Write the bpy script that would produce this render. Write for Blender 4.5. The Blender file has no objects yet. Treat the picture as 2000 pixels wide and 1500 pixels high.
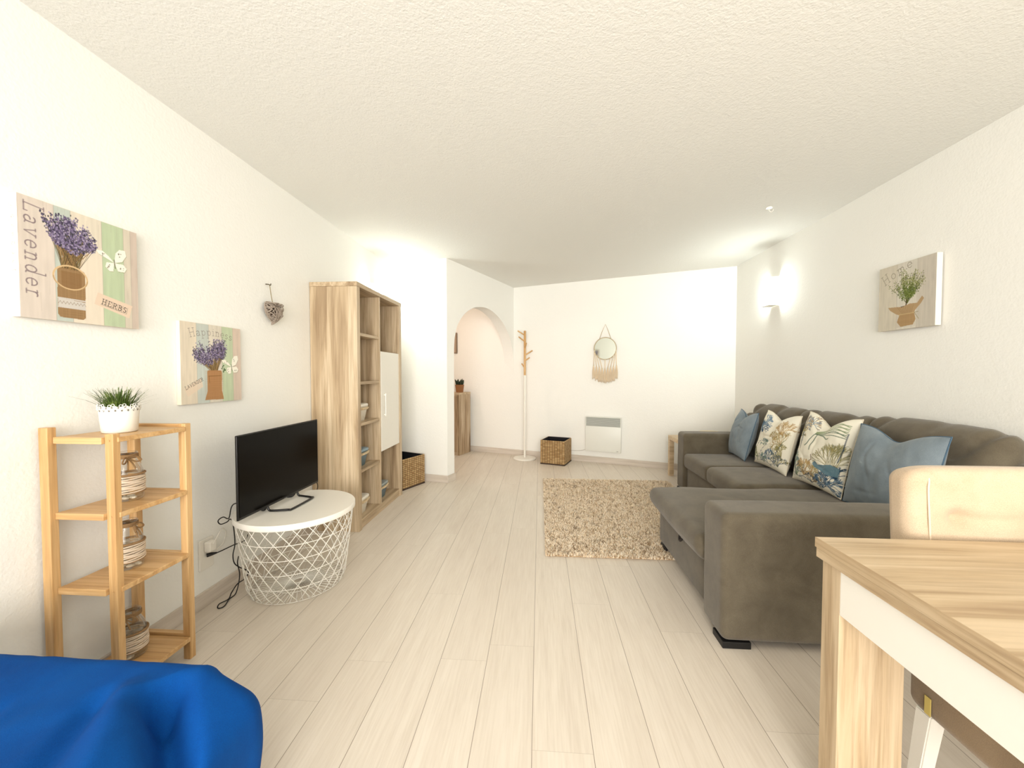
import bpy, bmesh, math, random
import numpy as np
from mathutils import Vector, Matrix

# ------------------------------------------------------------------ camera, world, lights, exposure
S = bpy.context.scene
COL = S.collection
PI = math.pi
S.view_settings.view_transform = 'Standard'
S.view_settings.look = 'None'
S.view_settings.gamma = 1
S.view_settings.use_curve_mapping = False
S.view_settings.exposure = 0.47

cam_d = bpy.data.cameras.new('camera'); cam = bpy.data.objects.new('camera', cam_d); COL.objects.link(cam)
cam_d.sensor_width = 36; cam_d.lens = 760 / 2000 * 36; cam_d.clip_start = 0.02
cam.location = (0, 0, 1.2)
cam.rotation_euler = (math.radians(90 - 1.654), 0, math.atan(54 / 760))
S.camera = cam

w = bpy.data.worlds.new('world'); S.world = w; w.use_nodes = True
w.node_tree.nodes['Background'].inputs[0].default_value = (1.0, 0.95, 0.88, 1)
w.node_tree.nodes['Background'].inputs[1].default_value = 1.0

def area(name, loc, rot, sx, sy, power, col):
    l = bpy.data.lights.new(name, 'AREA'); l.shape = 'RECTANGLE'; l.size = sx; l.size_y = sy
    l.energy = power; l.color = col
    o = bpy.data.objects.new(name, l); COL.objects.link(o); o.location = loc; o.rotation_euler = rot
    return o
def point(name, loc, power, col, r=0.05):
    l = bpy.data.lights.new(name, 'POINT'); l.energy = power; l.color = col; l.shadow_soft_size = r
    o = bpy.data.objects.new(name, l); COL.objects.link(o); o.location = loc
    return o
# daylight through the wide balcony window behind the camera
wl = area('window_daylight', (0.25, -2.48, 1.28), (math.radians(90), 0, 0), 3.3, 2.05, 92, (1.0, 0.972, 0.928))
wl.data.spread = math.radians(118)
# added fill light without a fixture behind the camera, ceiling lamp of the hall behind the arch
point('room_fill_light', (0.3, -0.9, 2.05), 14, (1.0, 0.965, 0.90), 0.16)
point('hall_lamp_light', (-2.0, 5.0, 2.1), 12, (1.0, 0.76, 0.62), 0.10)
SCONCE_W = 26.0

H = 2.43        # ceiling height

# ------------------------------------------------------------------ helpers
def lin(c):
    return tuple(((v / 255) / 12.92 if v / 255 <= 0.04045 else ((v / 255 + 0.055) / 1.055) ** 2.4) for v in c)
def lin4(c): return lin(c) + (1,)

def setp(o, label=None, cat=None, group=None, kind=None):
    if label: o['label'] = label
    if cat: o['category'] = cat
    if group: o['group'] = group
    if kind: o['kind'] = kind
    return o
def thing(name, label, cat, loc=(0, 0, 0), rz=0, group=None):
    o = bpy.data.objects.new(name, None); COL.objects.link(o)
    o.empty_display_size = 0.05; o.location = loc; o.rotation_euler = (0, 0, rz)
    return setp(o, label, cat, group)
def obj(name, bm, mat, parent=None, smooth=False, label=None):
    me = bpy.data.meshes.new(name)
    if isinstance(bm, bmesh.types.BMesh):
        bmesh.ops.recalc_face_normals(bm, faces=bm.faces[:])
        bm.to_mesh(me); bm.free()
    else:
        me = bm; me.name = name
    o = bpy.data.objects.new(name, me); COL.objects.link(o)
    for m in (mat if isinstance(mat, (list, tuple)) else [mat]): me.materials.append(m)
    if smooth == True:
        me.polygons.foreach_set('use_smooth', [True] * len(me.polygons))
    elif smooth:
        me.polygons.foreach_set('use_smooth', [True] * len(me.polygons))
        me.set_sharp_from_angle(angle=math.radians(smooth))
    if parent: o.parent = parent
    if label: o['label'] = label
    return o
def struct(name, bm, mat, parent=None, **k):
    o = obj(name, bm, mat, parent, **k)
    if not parent: o['kind'] = 'structure'
    return o
def nb(): return bmesh.new()

def box(bm, x0, x1, y0, y1, z0, z1, bev=0.0, seg=2, M=None, mi=0):
    m = Matrix.Translation(((x0 + x1) / 2, (y0 + y1) / 2, (z0 + z1) / 2)) @ Matrix.Diagonal((abs(x1 - x0), abs(y1 - y0), abs(z1 - z0), 1))
    if M: m = M @ m
    r = bmesh.ops.create_cube(bm, size=1, matrix=m)
    vs = r['verts']; fs = list({f for v in vs for f in v.link_faces})
    for f in fs: f.material_index = mi
    if bev > 0:
        es = list({e for v in vs for e in v.link_edges})
        rr = bmesh.ops.bevel(bm, geom=es, offset=bev, segments=seg, affect='EDGES', profile=0.5)
        for f in rr['faces']: f.material_index = mi
    return bm
def bx(*a, **k): return box(nb(), *a, **k)

def prism(bm, pts, z0, z1):
    """extrude polygon (x,y) from z0 to z1"""
    lo = [bm.verts.new((p[0], p[1], z0)) for p in pts]; hi = [bm.verts.new((p[0], p[1], z1)) for p in pts]
    n = len(pts)
    bm.faces.new(lo[::-1]); bm.faces.new(hi)
    for i in range(n): bm.faces.new((lo[i], lo[(i + 1) % n], hi[(i + 1) % n], hi[i]))
    return bm

def tube(bm, pts, r, n=8, closed=False, flat=1.0, caps=True):
    P = [Vector(p) for p in pts]; N = len(P)
    R = r if isinstance(r, (list, tuple)) else [r] * N
    T = []
    for i in range(N):
        a = P[(i - 1) % N] if (closed or i > 0) else P[i]
        b = P[(i + 1) % N] if (closed or i < N - 1) else P[i]
        t = (b - a); T.append(t.normalized() if t.length > 1e-9 else Vector((0, 0, 1)))
    up = Vector((0, 0, 1)) if abs(T[0].z) < 0.9 else Vector((1, 0, 0))
    u = (up - T[0] * up.dot(T[0])).normalized()
    rings = []
    for i in range(N):
        u = (u - T[i] * u.dot(T[i]))
        u = u.normalized() if u.length > 1e-6 else T[i].orthogonal().normalized()
        v = T[i].cross(u)
        rings.append([bm.verts.new(P[i] + (u * math.cos(2 * PI * k / n) + v * math.sin(2 * PI * k / n) * flat) * R[i]) for k in range(n)])
    for i in range(N if closed else N - 1):
        A = rings[i]; B = rings[(i + 1) % N]
        for k in range(n): bm.faces.new((A[k], A[(k + 1) % n], B[(k + 1) % n], B[k]))
    if not closed and caps:
        bm.faces.new(rings[0][::-1]); bm.faces.new(rings[-1])
    return bm
def spline(pts, n=8, closed=False):
    P = [Vector(p) for p in pts]; N = len(P); out = []
    for i in range(N if closed else N - 1):
        p0 = P[(i - 1) % N] if (closed or i > 0) else P[i] * 2 - P[i + 1]
        p1 = P[i]; p2 = P[(i + 1) % N]
        p3 = P[(i + 2) % N] if (closed or i < N - 2) else p2 * 2 - p1
        for k in range(n):
            t = k / n
            out.append(0.5 * ((2 * p1) + (p2 - p0) * t + (2 * p0 - 5 * p1 + 4 * p2 - p3) * t * t + (3 * p1 - p0 - 3 * p2 + p3) * t ** 3))
    if not closed: out.append(P[-1])
    return out
def lathe(bm, prof, n=32, c=(0, 0, 0), sx=1, sy=1, closed=False):
    rings = []
    for r, z in prof:
        if r < 1e-6: rings.append([bm.verts.new((c[0], c[1], c[2] + z))])
        else: rings.append([bm.verts.new((c[0] + r * sx * math.cos(2 * PI * k / n), c[1] + r * sy * math.sin(2 * PI * k / n), c[2] + z)) for k in range(n)])
    L = len(rings)
    for i in range(L if closed else L - 1):
        A, B = rings[i], rings[(i + 1) % L]
        for k in range(n):
            k2 = (k + 1) % n
            if len(A) == 1 and len(B) == 1: continue
            if len(A) == 1: bm.faces.new((A[0], B[k2], B[k]))
            elif len(B) == 1: bm.faces.new((A[k], A[k2], B[0]))
            else: bm.faces.new((A[k], A[k2], B[k2], B[k]))
    return bm
def cyl(bm, r, z0, z1, n=24, c=(0, 0, 0)):
    return lathe(bm, [(0, z0), (r, z0), (r, z1), (0, z1)], n, c)

rng = np.random.RandomState(7)
class Noise:
    """smooth 3-D value noise from a fixed lattice"""
    def __init__(s, seed): s.g = np.random.RandomState(seed).rand(32, 32, 32) * 2 - 1
    def __call__(s, x, y, z):
        x, y, z = np.broadcast_arrays(np.asarray(x, float), np.asarray(y, float), np.asarray(z, float))
        xi, yi, zi = np.floor(x).astype(int), np.floor(y).astype(int), np.floor(z).astype(int)
        fx, fy, fz = x - xi, y - yi, z - zi
        fx, fy, fz = [f * f * (3 - 2 * f) for f in (fx, fy, fz)]
        r = 0
        for a in (0, 1):
            for b in (0, 1):
                for c in (0, 1):
                    r = r + s.g[(xi + a) % 32, (yi + b) % 32, (zi + c) % 32] * (fx if a else 1 - fx) * (fy if b else 1 - fy) * (fz if c else 1 - fz)
        return r
noi = Noise(3)

def softbox(sx, sy, sz, r, puff=(0, 0, 0), N=14, wob=0.0, seed=0, deform=None):
    """rounded, slightly inflated upholstery block centred in x,y with its base at z=0 ; returns bmesh"""
    bm = nb(); h = np.array([sx, sy, sz]) / 2
    def gr(hd):
        n = max(4, int(N)); t = np.linspace(-1, 1, n + 1)
        k = min(0.9, r / hd) # refine near the edges
        inner = np.linspace(-(1 - k), 1 - k, n + 1); e = np.linspace(0, k, 5)[1:]
        return np.concatenate([-1 + np.concatenate([[0], e[:-1]]), inner, (1 - e[::-1])[1:], [1]])
    G = [gr(x) for x in h]; cache = {}
    def vert(q):
        key = tuple(round(float(v), 5) for v in q)
        if key in cache: return cache[key]
        p = np.array(q) * h; inn = np.maximum(h - r, 0); c = np.clip(p, -inn, inn); d = p - c
        L = np.linalg.norm(d); p = c + (d / L * r if L > 0 else 0)
        for ax in range(3):
            o = [i for i in range(3) if i != ax]
            f = (1 - (p[o[0]] / h[o[0]]) ** 2) * (1 - (p[o[1]] / h[o[1]]) ** 2)
            p[ax] += puff[ax] * max(f, 0) ** 0.6 * (1 if q[ax] > 0.999 else -1 if q[ax] < -0.999 else p[ax] / h[ax])
        if wob:
            s_ = 5.0
            p = p + wob * np.array([float(noi(p[0] * s_ + seed, p[1] * s_, p[2] * s_ + k)) for k in (3.3, 9.1, 17.7)])
        if deform: p = np.array(deform(*p))
        v = bm.verts.new((p[0], p[1], p[2] + h[2])); cache[key] = v
        return v
    for ax in range(3):
        a, b = [i for i in range(3) if i != ax]
        for sg in (-1, 1):
            for i in range(len(G[a]) - 1):
                for j in range(len(G[b]) - 1):
                    qs = []
                    for (ii, jj) in ((i, j), (i + 1, j), (i + 1, j + 1), (i, j + 1)):
                        q = [0, 0, 0]; q[ax] = sg; q[a] = G[a][ii]; q[b] = G[b][jj]; qs.append(vert(q))
                    if len(set(qs)) == 4:
                        try: bm.faces.new(qs)
                        except ValueError: pass
    return bm
def xform(bm, M):
    bmesh.ops.transform(bm, matrix=M, verts=bm.verts[:]); return bm
def T(x, y, z): return Matrix.Translation((x, y, z))
def RZ(a): return Matrix.Rotation(a, 4, 'Z')
def RX(a): return Matrix.Rotation(a, 4, 'X')
def RY(a): return Matrix.Rotation(a, 4, 'Y')

def npmesh(name, V, Fq, colors=None):
    me = bpy.data.meshes.new(name)
    V = np.asarray(V, np.float32); Fq = np.asarray(Fq, np.int32); k = Fq.shape[1]
    me.vertices.add(len(V)); me.vertices.foreach_set('co', V.ravel())
    me.loops.add(Fq.size); me.loops.foreach_set('vertex_index', Fq.ravel())
    me.polygons.add(len(Fq)); me.polygons.foreach_set('loop_start', np.arange(0, Fq.size, k, dtype=np.int32))
    me.polygons.foreach_set('loop_total', np.full(len(Fq), k, np.int32))
    if colors is not None:
        ca = me.color_attributes.new('print', 'FLOAT_COLOR', 'POINT')
        c4 = np.ones((len(V), 4), np.float32); c4[:, :3] = colors
        ca.data.foreach_set('color', c4.ravel())
    me.update(calc_edges=True); me.validate()
    return me
def grid_faces(nu, nv, off=0, flip=False):
    i, j = np.meshgrid(np.arange(nu - 1), np.arange(nv - 1), indexing='ij')
    a = (i * nv + j).ravel() + off; b = a + nv; c = b + 1; d = a + 1
    return np.stack([a, d, c, b] if flip else [a, b, c, d], 1)

# ------------------------------------------------------------------ materials
def mat(name):
    m = bpy.data.materials.new(name); m.use_nodes = True
    nt = m.node_tree; return m, nt, nt.nodes['Principled BSDF']
def plain(name, c, rough=0.5, metal=0.0, spec=0.5, sheen=0.0, bump=None):
    m, nt, b = mat(name)
    b.inputs['Base Color'].default_value = lin4(c); b.inputs['Roughness'].default_value = rough
    b.inputs['Metallic'].default_value = metal; b.inputs['Specular IOR Level'].default_value = spec
    b.inputs['Sheen Weight'].default_value = sheen
    if bump: add_bump(nt, b, *bump)
    return m
def coords(nt, scale=(1, 1, 1), rot=(0, 0, 0), kind='Object'):
    tc = nt.nodes.new('ShaderNodeTexCoord'); mp = nt.nodes.new('ShaderNodeMapping')
    mp.inputs['Scale'].default_value = scale; mp.inputs['Rotation'].default_value = rot
    nt.links.new(tc.outputs[kind], mp.inputs[0]); return mp.outputs[0]
def noise_node(nt, vec, scale, detail=3, rough=0.5, dist=0.0):
    n = nt.nodes.new('ShaderNodeTexNoise'); n.inputs['Scale'].default_value = scale
    n.inputs['Detail'].default_value = detail; n.inputs['Roughness'].default_value = rough
    n.inputs['Distortion'].default_value = dist
    nt.links.new(vec, n.inputs['Vector']); return n.outputs['Fac']
def ramp(nt, fac, stops):
    r = nt.nodes.new('ShaderNodeValToRGB'); e = r.color_ramp.elements
    while len(e) < len(stops): e.new(0.5)
    for i, (p, c) in enumerate(stops):
        e[i].position = p; e[i].color = lin4(c) if len(c) == 3 else c
    nt.links.new(fac, r.inputs[0]); return r.outputs[0]
def add_bump(nt, b, scale, strength, dist=0.002, detail=3, vec=None):
    v = vec or coords(nt)
    f = noise_node(nt, v, scale, detail)
    bu = nt.nodes.new('ShaderNodeBump'); bu.inputs['Strength'].default_value = strength; bu.inputs['Distance'].default_value = dist
    nt.links.new(f, bu.inputs['Height']); nt.links.new(bu.outputs[0], b.inputs['Normal'])
def mixc(nt, fac, a, b, mode='MIX'):
    n = nt.nodes.new('ShaderNodeMix'); n.data_type = 'RGBA'; n.blend_type = mode
    for s, v in ((0, fac), (6, a), (7, b)):
        if hasattr(v, 'is_output') or isinstance(v, bpy.types.NodeSocket): nt.links.new(v, n.inputs[s])
        else: n.inputs[s].default_value = v if s == 0 else (lin4(v) if len(v) == 3 else v)
    return n.outputs[2]
def math_node(nt, op, a, b=0.0, c=None):
    n = nt.nodes.new('ShaderNodeMath'); n.operation = op
    for i, v in enumerate((a, b, c)):
        if v is None: continue
        if isinstance(v, bpy.types.NodeSocket): nt.links.new(v, n.inputs[i])
        else: n.inputs[i].default_value = v
    return n.outputs[0]

def wood(name, dark, mid, light, axis='Z', rough=0.45, scale=1.0, contrast=1.0):
    """laminate oak: long streaks along one axis with finer pores"""
    m, nt, b = mat(name)
    s = {'X': (0.45, 7, 7), 'Y': (7, 0.45, 7), 'Z': (7, 7, 0.45)}[axis]
    f = {'X': (2.0, 60, 60), 'Y': (60, 2.0, 60), 'Z': (60, 60, 2.0)}[axis]
    v1 = coords(nt, tuple(k * scale for k in s)); v2 = coords(nt, tuple(k * scale for k in f))
    n1 = noise_node(nt, v1, 1.6, 5, 0.55, 1.2); n2 = noise_node(nt, v2, 1.0, 4, 0.6, 0.3)
    c1 = ramp(nt, n1, [(0.32, dark), (0.47, mid), (0.62, light)])
    c2 = ramp(nt, n2, [(0.30, (205, 196, 186)), (0.55, (255, 255, 255))])
    col = mixc(nt, 0.75 * contrast, c1, c2, 'MULTIPLY')
    nt.links.new(col, b.inputs['Base Color']); b.inputs['Roughness'].default_value = rough
    bu = nt.nodes.new('ShaderNodeBump'); bu.inputs['Strength'].default_value = 0.15; bu.inputs['Distance'].default_value = 0.001
    nt.links.new(n2, bu.inputs['Height']); nt.links.new(bu.outputs[0], b.inputs['Normal'])
    return m

def plaster(name, c, scale, strength, dist):
    m, nt, b = mat(name)
    v = coords(nt)
    f1 = noise_node(nt, v, scale, 2, 0.5); f2 = noise_node(nt, v, scale * 0.35, 2, 0.5)
    h = math_node(nt, 'ADD', f1, math_node(nt, 'MULTIPLY', f2, 0.8))
    bu = nt.nodes.new('ShaderNodeBump'); bu.inputs['Strength'].default_value = strength; bu.inputs['Distance'].default_value = dist
    nt.links.new(h, bu.inputs['Height']); nt.links.new(bu.outputs[0], b.inputs['Normal'])
    b.inputs['Base Color'].default_value = lin4(c); b.inputs['Roughness'].default_value = 0.85
    b.inputs['Specular IOR Level'].default_value = 0.2
    return m
M_wall = plaster('wall_plaster', (244, 243, 237), 90, 0.35, 0.003)
M_ceil = plaster('ceiling_stipple', (238, 237, 231), 120, 0.45, 0.004)
M_jamb = plaster('smooth_plaster', (246, 241, 232), 60, 0.15, 0.002)

def floor_mat():
    m, nt, b = mat('pale_oak_planks')
    W = 0.1945; L = 1.29
    tc = nt.nodes.new('ShaderNodeTexCoord'); sp = nt.nodes.new('ShaderNodeSeparateXYZ'); nt.links.new(tc.outputs['Object'], sp.inputs[0])
    xs = math_node(nt, 'DIVIDE', math_node(nt, 'ADD', sp.outputs[0], 0.0225 + W * 40), W)
    col = math_node(nt, 'FLOOR', xs)
    fx = math_node(nt, 'FRACT', xs)
    wn = nt.nodes.new('ShaderNodeTexWhiteNoise'); wn.noise_dimensions = '1D'; nt.links.new(col, wn.inputs['W'])
    ys = math_node(nt, 'ADD', math_node(nt, 'DIVIDE', sp.outputs[1], L), math_node(nt, 'MULTIPLY', wn.outputs['Value'], 7.31))
    fy = math_node(nt, 'FRACT', ys); row = math_node(nt, 'FLOOR', ys)
    ex = math_node(nt, 'MULTIPLY', math_node(nt, 'MINIMUM', fx, math_node(nt, 'SUBTRACT', 1.0, fx)), W)
    ey = math_node(nt, 'MULTIPLY', math_node(nt, 'MINIMUM', fy, math_node(nt, 'SUBTRACT', 1.0, fy)), L)
    g1 = math_node(nt, 'LESS_THAN', ex, 0.0011); g2 = math_node(nt, 'LESS_THAN', ey, 0.0007)
    # per-plank tone
    wn2 = nt.nodes.new('ShaderNodeTexWhiteNoise'); wn2.noise_dimensions = '2D'
    cx = nt.nodes.new('ShaderNodeCombineXYZ'); nt.links.new(col, cx.inputs[0]); nt.links.new(row, cx.inputs[1]); nt.links.new(cx.outputs[0], wn2.inputs['Vector'])
    off = nt.nodes.new('ShaderNodeCombineXYZ')
    nt.links.new(math_node(nt, 'ADD', sp.outputs[0], math_node(nt, 'MULTIPLY', wn2.outputs['Value'], 13.0)), off.inputs[0])
    nt.links.new(math_node(nt, 'ADD', sp.outputs[1], math_node(nt, 'MULTIPLY', wn2.outputs['Value'], 5.0)), off.inputs[1])
    mp = nt.nodes.new('ShaderNodeMapping'); mp.inputs['Scale'].default_value = (9, 0.9, 1); nt.links.new(off.outputs[0], mp.inputs[0])
    mp2 = nt.nodes.new('ShaderNodeMapping'); mp2.inputs['Scale'].default_value = (120, 5, 1); nt.links.new(off.outputs[0], mp2.inputs[0])
    n1 = noise_node(nt, mp.outputs[0], 1.3, 5, 0.6, 0.6); n2 = noise_node(nt, mp2.outputs[0], 1.0, 4, 0.6)
    c = ramp(nt, n1, [(0.2, (217, 206, 192)), (0.5, (225, 215, 201)), (0.8, (232, 223, 210))])
    c = mixc(nt, 0.35, c, ramp(nt, n2, [(0.3, (220, 214, 206)), (0.6, (255, 255, 255))]), 'MULTIPLY')
    c = mixc(nt, math_node(nt, 'MULTIPLY', wn2.outputs['Value'], 0.3), c, (214, 203, 189))
    c = mixc(nt, math_node(nt, 'MULTIPLY', g1, 0.78), c, (120, 105, 88))
    c = mixc(nt, math_node(nt, 'MULTIPLY', g2, 0.35), c, (140, 125, 108))
    nt.links.new(c, b.inputs['Base Color']); b.inputs['Roughness'].default_value = 0.38; b.inputs['Specular IOR Level'].default_value = 0.32
    bu = nt.nodes.new('ShaderNodeBump'); bu.inputs['Strength'].default_value = 0.12; bu.inputs['Distance'].default_value = 0.001
    nt.links.new(n2, bu.inputs['Height']); nt.links.new(bu.outputs[0], b.inputs['Normal'])
    return m
M_floor = floor_mat()
M_base = wood('skirting_laminate', (200, 188, 174), (212, 201, 188), (221, 211, 199), 'Y', 0.5, 1.0, 0.4)

SON = ((160, 136, 106), (190, 167, 135), (212, 192, 162))
M_sonZ = wood('sonoma_oak_upright', *SON, axis='Z')
M_sonY = wood('sonoma_oak_along_y', *SON, axis='Y')
M_sonX = wood('sonoma_oak_along_x', *SON, axis='X')
TAB = ((168, 141, 108), (190, 166, 132), (206, 184, 152))
M_tabX = wood('table_oak_x', *TAB, axis='X', scale=1.1, contrast=.8)
M_tabY = wood('table_oak_y', *TAB, axis='Y', scale=1.4)
M_tabZ = wood('table_oak_z', *TAB, axis='Z', scale=1.4)
BAM = ((188, 144, 92), (204, 162, 108), (218, 180, 128))
M_bamZ = wood('bamboo_upright', *BAM, axis='Z', scale=2.2, contrast=0.5, rough=0.4)
M_bamX = wood('bamboo_along_x', *BAM, axis='X', scale=2.2, contrast=0.5, rough=0.4)
M_bamY = wood('bamboo_along_y', *BAM, axis='Y', scale=2.2, contrast=0.5, rough=0.4)
M_white = plain('white_lacquer', (240, 236, 226), 0.35)
M_wmetal = plain('white_powder_coat', (242, 238, 228), 0.4)
M_black = plain('black_plastic', (14, 12, 11), 0.35)
M_screen = plain('tv_screen', (8, 6, 4), 0.15, spec=0.12)
M_cable = plain('black_rubber', (16, 13, 13), 0.5)
M_foot = plain('black_foot', (14, 13, 14), 0.45)

def fabric(name, c1, c2, scale=9, fine=420, rough=0.95, sheen=0.25, bump=0.35):
    m, nt, b = mat(name); v = coords(nt)
    f = noise_node(nt, v, scale, 4, 0.6, 0.4); g = noise_node(nt, v, fine, 2, 0.5)
    c = ramp(nt, f, [(0.3, c1), (0.7, c2)])
    c = mixc(nt, 0.35, c, ramp(nt, g, [(0.35, (190, 190, 190)), (0.65, (255, 255, 255))]), 'MULTIPLY')
    nt.links.new(c, b.inputs['Base Color']); b.inputs['Roughness'].default_value = rough
    b.inputs['Sheen Weight'].default_value = sheen; b.inputs['Sheen Roughness'].default_value = 0.5
    b.inputs['Specular IOR Level'].default_value = 0.15
    bu = nt.nodes.new('ShaderNodeBump'); bu.inputs['Strength'].default_value = bump; bu.inputs['Distance'].default_value = 0.0015
    nt.links.new(g, bu.inputs['Height']); nt.links.new(bu.outputs[0], b.inputs['Normal'])
    return m
M_sofa = fabric('taupe_microfibre', (96, 87, 72), (114, 105, 88))
M_blue_p = fabric('dusty_blue_velvet', (116, 128, 136), (140, 152, 159), 7, 500)
M_bed = fabric('royal_blue_cotton', (0, 66, 138), (2, 76, 150), 6, 600, 0.9, 0.0, 0.2)
M_chair = fabric('beige_velvet', (194, 171, 143), (208, 187, 160), 8, 500)
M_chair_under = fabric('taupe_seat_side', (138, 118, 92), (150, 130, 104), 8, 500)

def attr_mat(name, rough=0.8, bump=None, spec=0.2):
    m, nt, b = mat(name)
    a = nt.nodes.new('ShaderNodeVertexColor'); a.layer_name = 'print'
    nt.links.new(a.outputs[0], b.inputs['Base Color']); b.inputs['Roughness'].default_value = rough
    b.inputs['Specular IOR Level'].default_value = spec
    if bump: add_bump(nt, b, *bump)
    return m
M_canvas = attr_mat('printed_canvas', 0.8, (700, 0.3, 0.001))
M_print = attr_mat('printed_cotton', 0.9, (500, 0.3, 0.001))

def wicker(name, c1, c2, su=26, sv=60):
    m, nt, b = mat(name)
    tc = nt.nodes.new('ShaderNodeTexCoord'); sp = nt.nodes.new('ShaderNodeSeparateXYZ'); nt.links.new(tc.outputs['Object'], sp.inputs[0])
    u = math_node(nt, 'ADD', sp.outputs[0], sp.outputs[1])
    cb = nt.nodes.new('ShaderNodeCombineXYZ'); nt.links.new(u, cb.inputs[0]); nt.links.new(sp.outputs[2], cb.inputs[1])
    br = nt.nodes.new('ShaderNodeTexBrick'); nt.links.new(cb.outputs[0], br.inputs['Vector'])
    br.inputs['Scale'].default_value = 1.0; br.offset = 0.0; br.inputs['Brick Width'].default_value = 1 / su; br.inputs['Row Height'].default_value = 1 / sv
    br.inputs['Mortar Size'].default_value = 0.003; br.inputs['Mortar Smooth'].default_value = 0.6
    br.inputs['Color1'].default_value = lin4(c1); br.inputs['Color2'].default_value = lin4(c2); br.inputs['Mortar'].default_value = lin4((92, 66, 36))
    nt.links.new(br.outputs['Color'], b.inputs['Base Color']); b.inputs['Roughness'].default_value = 0.7
    bu = nt.nodes.new('ShaderNodeBump'); bu.inputs['Strength'].default_value = 0.9; bu.inputs['Distance'].default_value = 0.004; bu.invert = True
    nt.links.new(br.outputs['Fac'], bu.inputs['Height']); nt.links.new(bu.outputs[0], b.inputs['Normal'])
    return m
M_wick = wicker('woven_seagrass', (200, 168, 118), (166, 130, 82), 30, 50)
M_wickdark = plain('black_basket_lining', (10, 9, 18), 0.8)

def glass_mat():
    m = bpy.data.materials.new('clear_glass'); m.use_nodes = True; nt = m.node_tree; nt.nodes.clear()
    out = nt.nodes.new('ShaderNodeOutputMaterial'); mx = nt.nodes.new('ShaderNodeMixShader')
    tr = nt.nodes.new('ShaderNodeBsdfTransparent'); gl = nt.nodes.new('ShaderNodeBsdfGlossy'); lw = nt.nodes.new('ShaderNodeLayerWeight')
    tr.inputs[0].default_value = (0.985, 0.985, 0.975, 1); gl.inputs['Roughness'].default_value = 0.03; lw.inputs[0].default_value = 0.22
    nt.links.new(lw.outputs['Facing'], mx.inputs[0]); nt.links.new(tr.outputs[0], mx.inputs[1]); nt.links.new(gl.outputs[0], mx.inputs[2]); nt.links.new(mx.outputs[0], out.inputs[0])
    return m
M_glass = glass_mat()
def emis(name, c, s):
    m = bpy.data.materials.new(name); m.use_nodes = True; nt = m.node_tree; nt.nodes.clear()
    out = nt.nodes.new('ShaderNodeOutputMaterial'); e = nt.nodes.new('ShaderNodeEmission'); e.inputs[0].default_value = c + (1,); e.inputs[1].default_value = s
    nt.links.new(e.outputs[0], out.inputs[0]); return m

# ------------------------------------------------------------------ raster printing (colours of printed canvases and cushions)
class Img:
    def __init__(s, w, h, nx, ny, bg):
        s.w, s.h, s.nx, s.ny = w, h, nx, ny
        s.a = np.zeros((nx, ny, 3)); s.a[:] = bg
        s.X, s.Y = np.meshgrid(np.linspace(0, w, nx), np.linspace(0, h, ny), indexing='ij'); s.px = w / (nx - 1)
    def _win(s, x0, x1, y0, y1):
        f = lambda v, m, n: int(min(max(v / m * (n - 1), 0), n))
        return slice(f(x0, s.w, s.nx), f(x1, s.w, s.nx) + 2), slice(f(y0, s.h, s.ny), f(y1, s.h, s.ny) + 2)
    def _put(s, sl, cov, c):
        s.a[sl] = s.a[sl] * (1 - cov[..., None]) + np.array(c) * cov[..., None]
    def line(s, p, q, wd, c, al=1.0):
        r = wd / 2 + s.px
        sl = s._win(min(p[0], q[0]) - r, max(p[0], q[0]) + r, min(p[1], q[1]) - r, max(p[1], q[1]) + r)
        X, Y = s.X[sl], s.Y[sl]
        if X.size == 0: return
        d = np.array(q, float) - p; L = max(d @ d, 1e-12)
        t = np.clip(((X - p[0]) * d[0] + (Y - p[1]) * d[1]) / L, 0, 1)
        D = np.hypot(X - p[0] - t * d[0], Y - p[1] - t * d[1])
        s._put(sl, np.clip((wd / 2 - D) / s.px + 0.5, 0, 1) * al, c)
    def poly_line(s, pts, wd, c, al=1.0):
        for a, b in zip(pts[:-1], pts[1:]): s.line(a, b, wd, c, al)
    def disk(s, p, r, c, al=1.0, ry=None):
        ry = ry or r; R = max(r, ry) + s.px
        sl = s._win(p[0] - R, p[0] + R, p[1] - R, p[1] + R); X, Y = s.X[sl], s.Y[sl]
        if X.size == 0: return
        D = np.hypot((X - p[0]) / r, (Y - p[1]) / ry) * min(r, ry)
        s._put(sl, np.clip((min(r, ry) - D) / s.px + 0.5, 0, 1) * al, c)
    def poly(s, pts, c, al=1.0):
        P = np.array(pts); sl = s._win(P[:, 0].min(), P[:, 0].max(), P[:, 1].min(), P[:, 1].max())
        X, Y = s.X[sl], s.Y[sl]; ins = np.zeros(X.shape, bool); n = len(P)
        for i in range(n):
            a, b = P[i], P[(i + 1) % n]
            if a[1] == b[1]: continue
            cond = ((a[1] > Y) != (b[1] > Y)) & (X < (b[0] - a[0]) * (Y - a[1]) / (b[1] - a[1]) + a[0])
            ins ^= cond
        s._put(sl, ins * al, c)
def arc(cx, cy, rx, ry, a0, a1, n=14):
    return [(cx + rx * math.cos(math.radians(a0 + (a1 - a0) * i / n)), cy + ry * math.sin(math.radians(a0 + (a1 - a0) * i / n))) for i in range(n + 1)]
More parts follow.
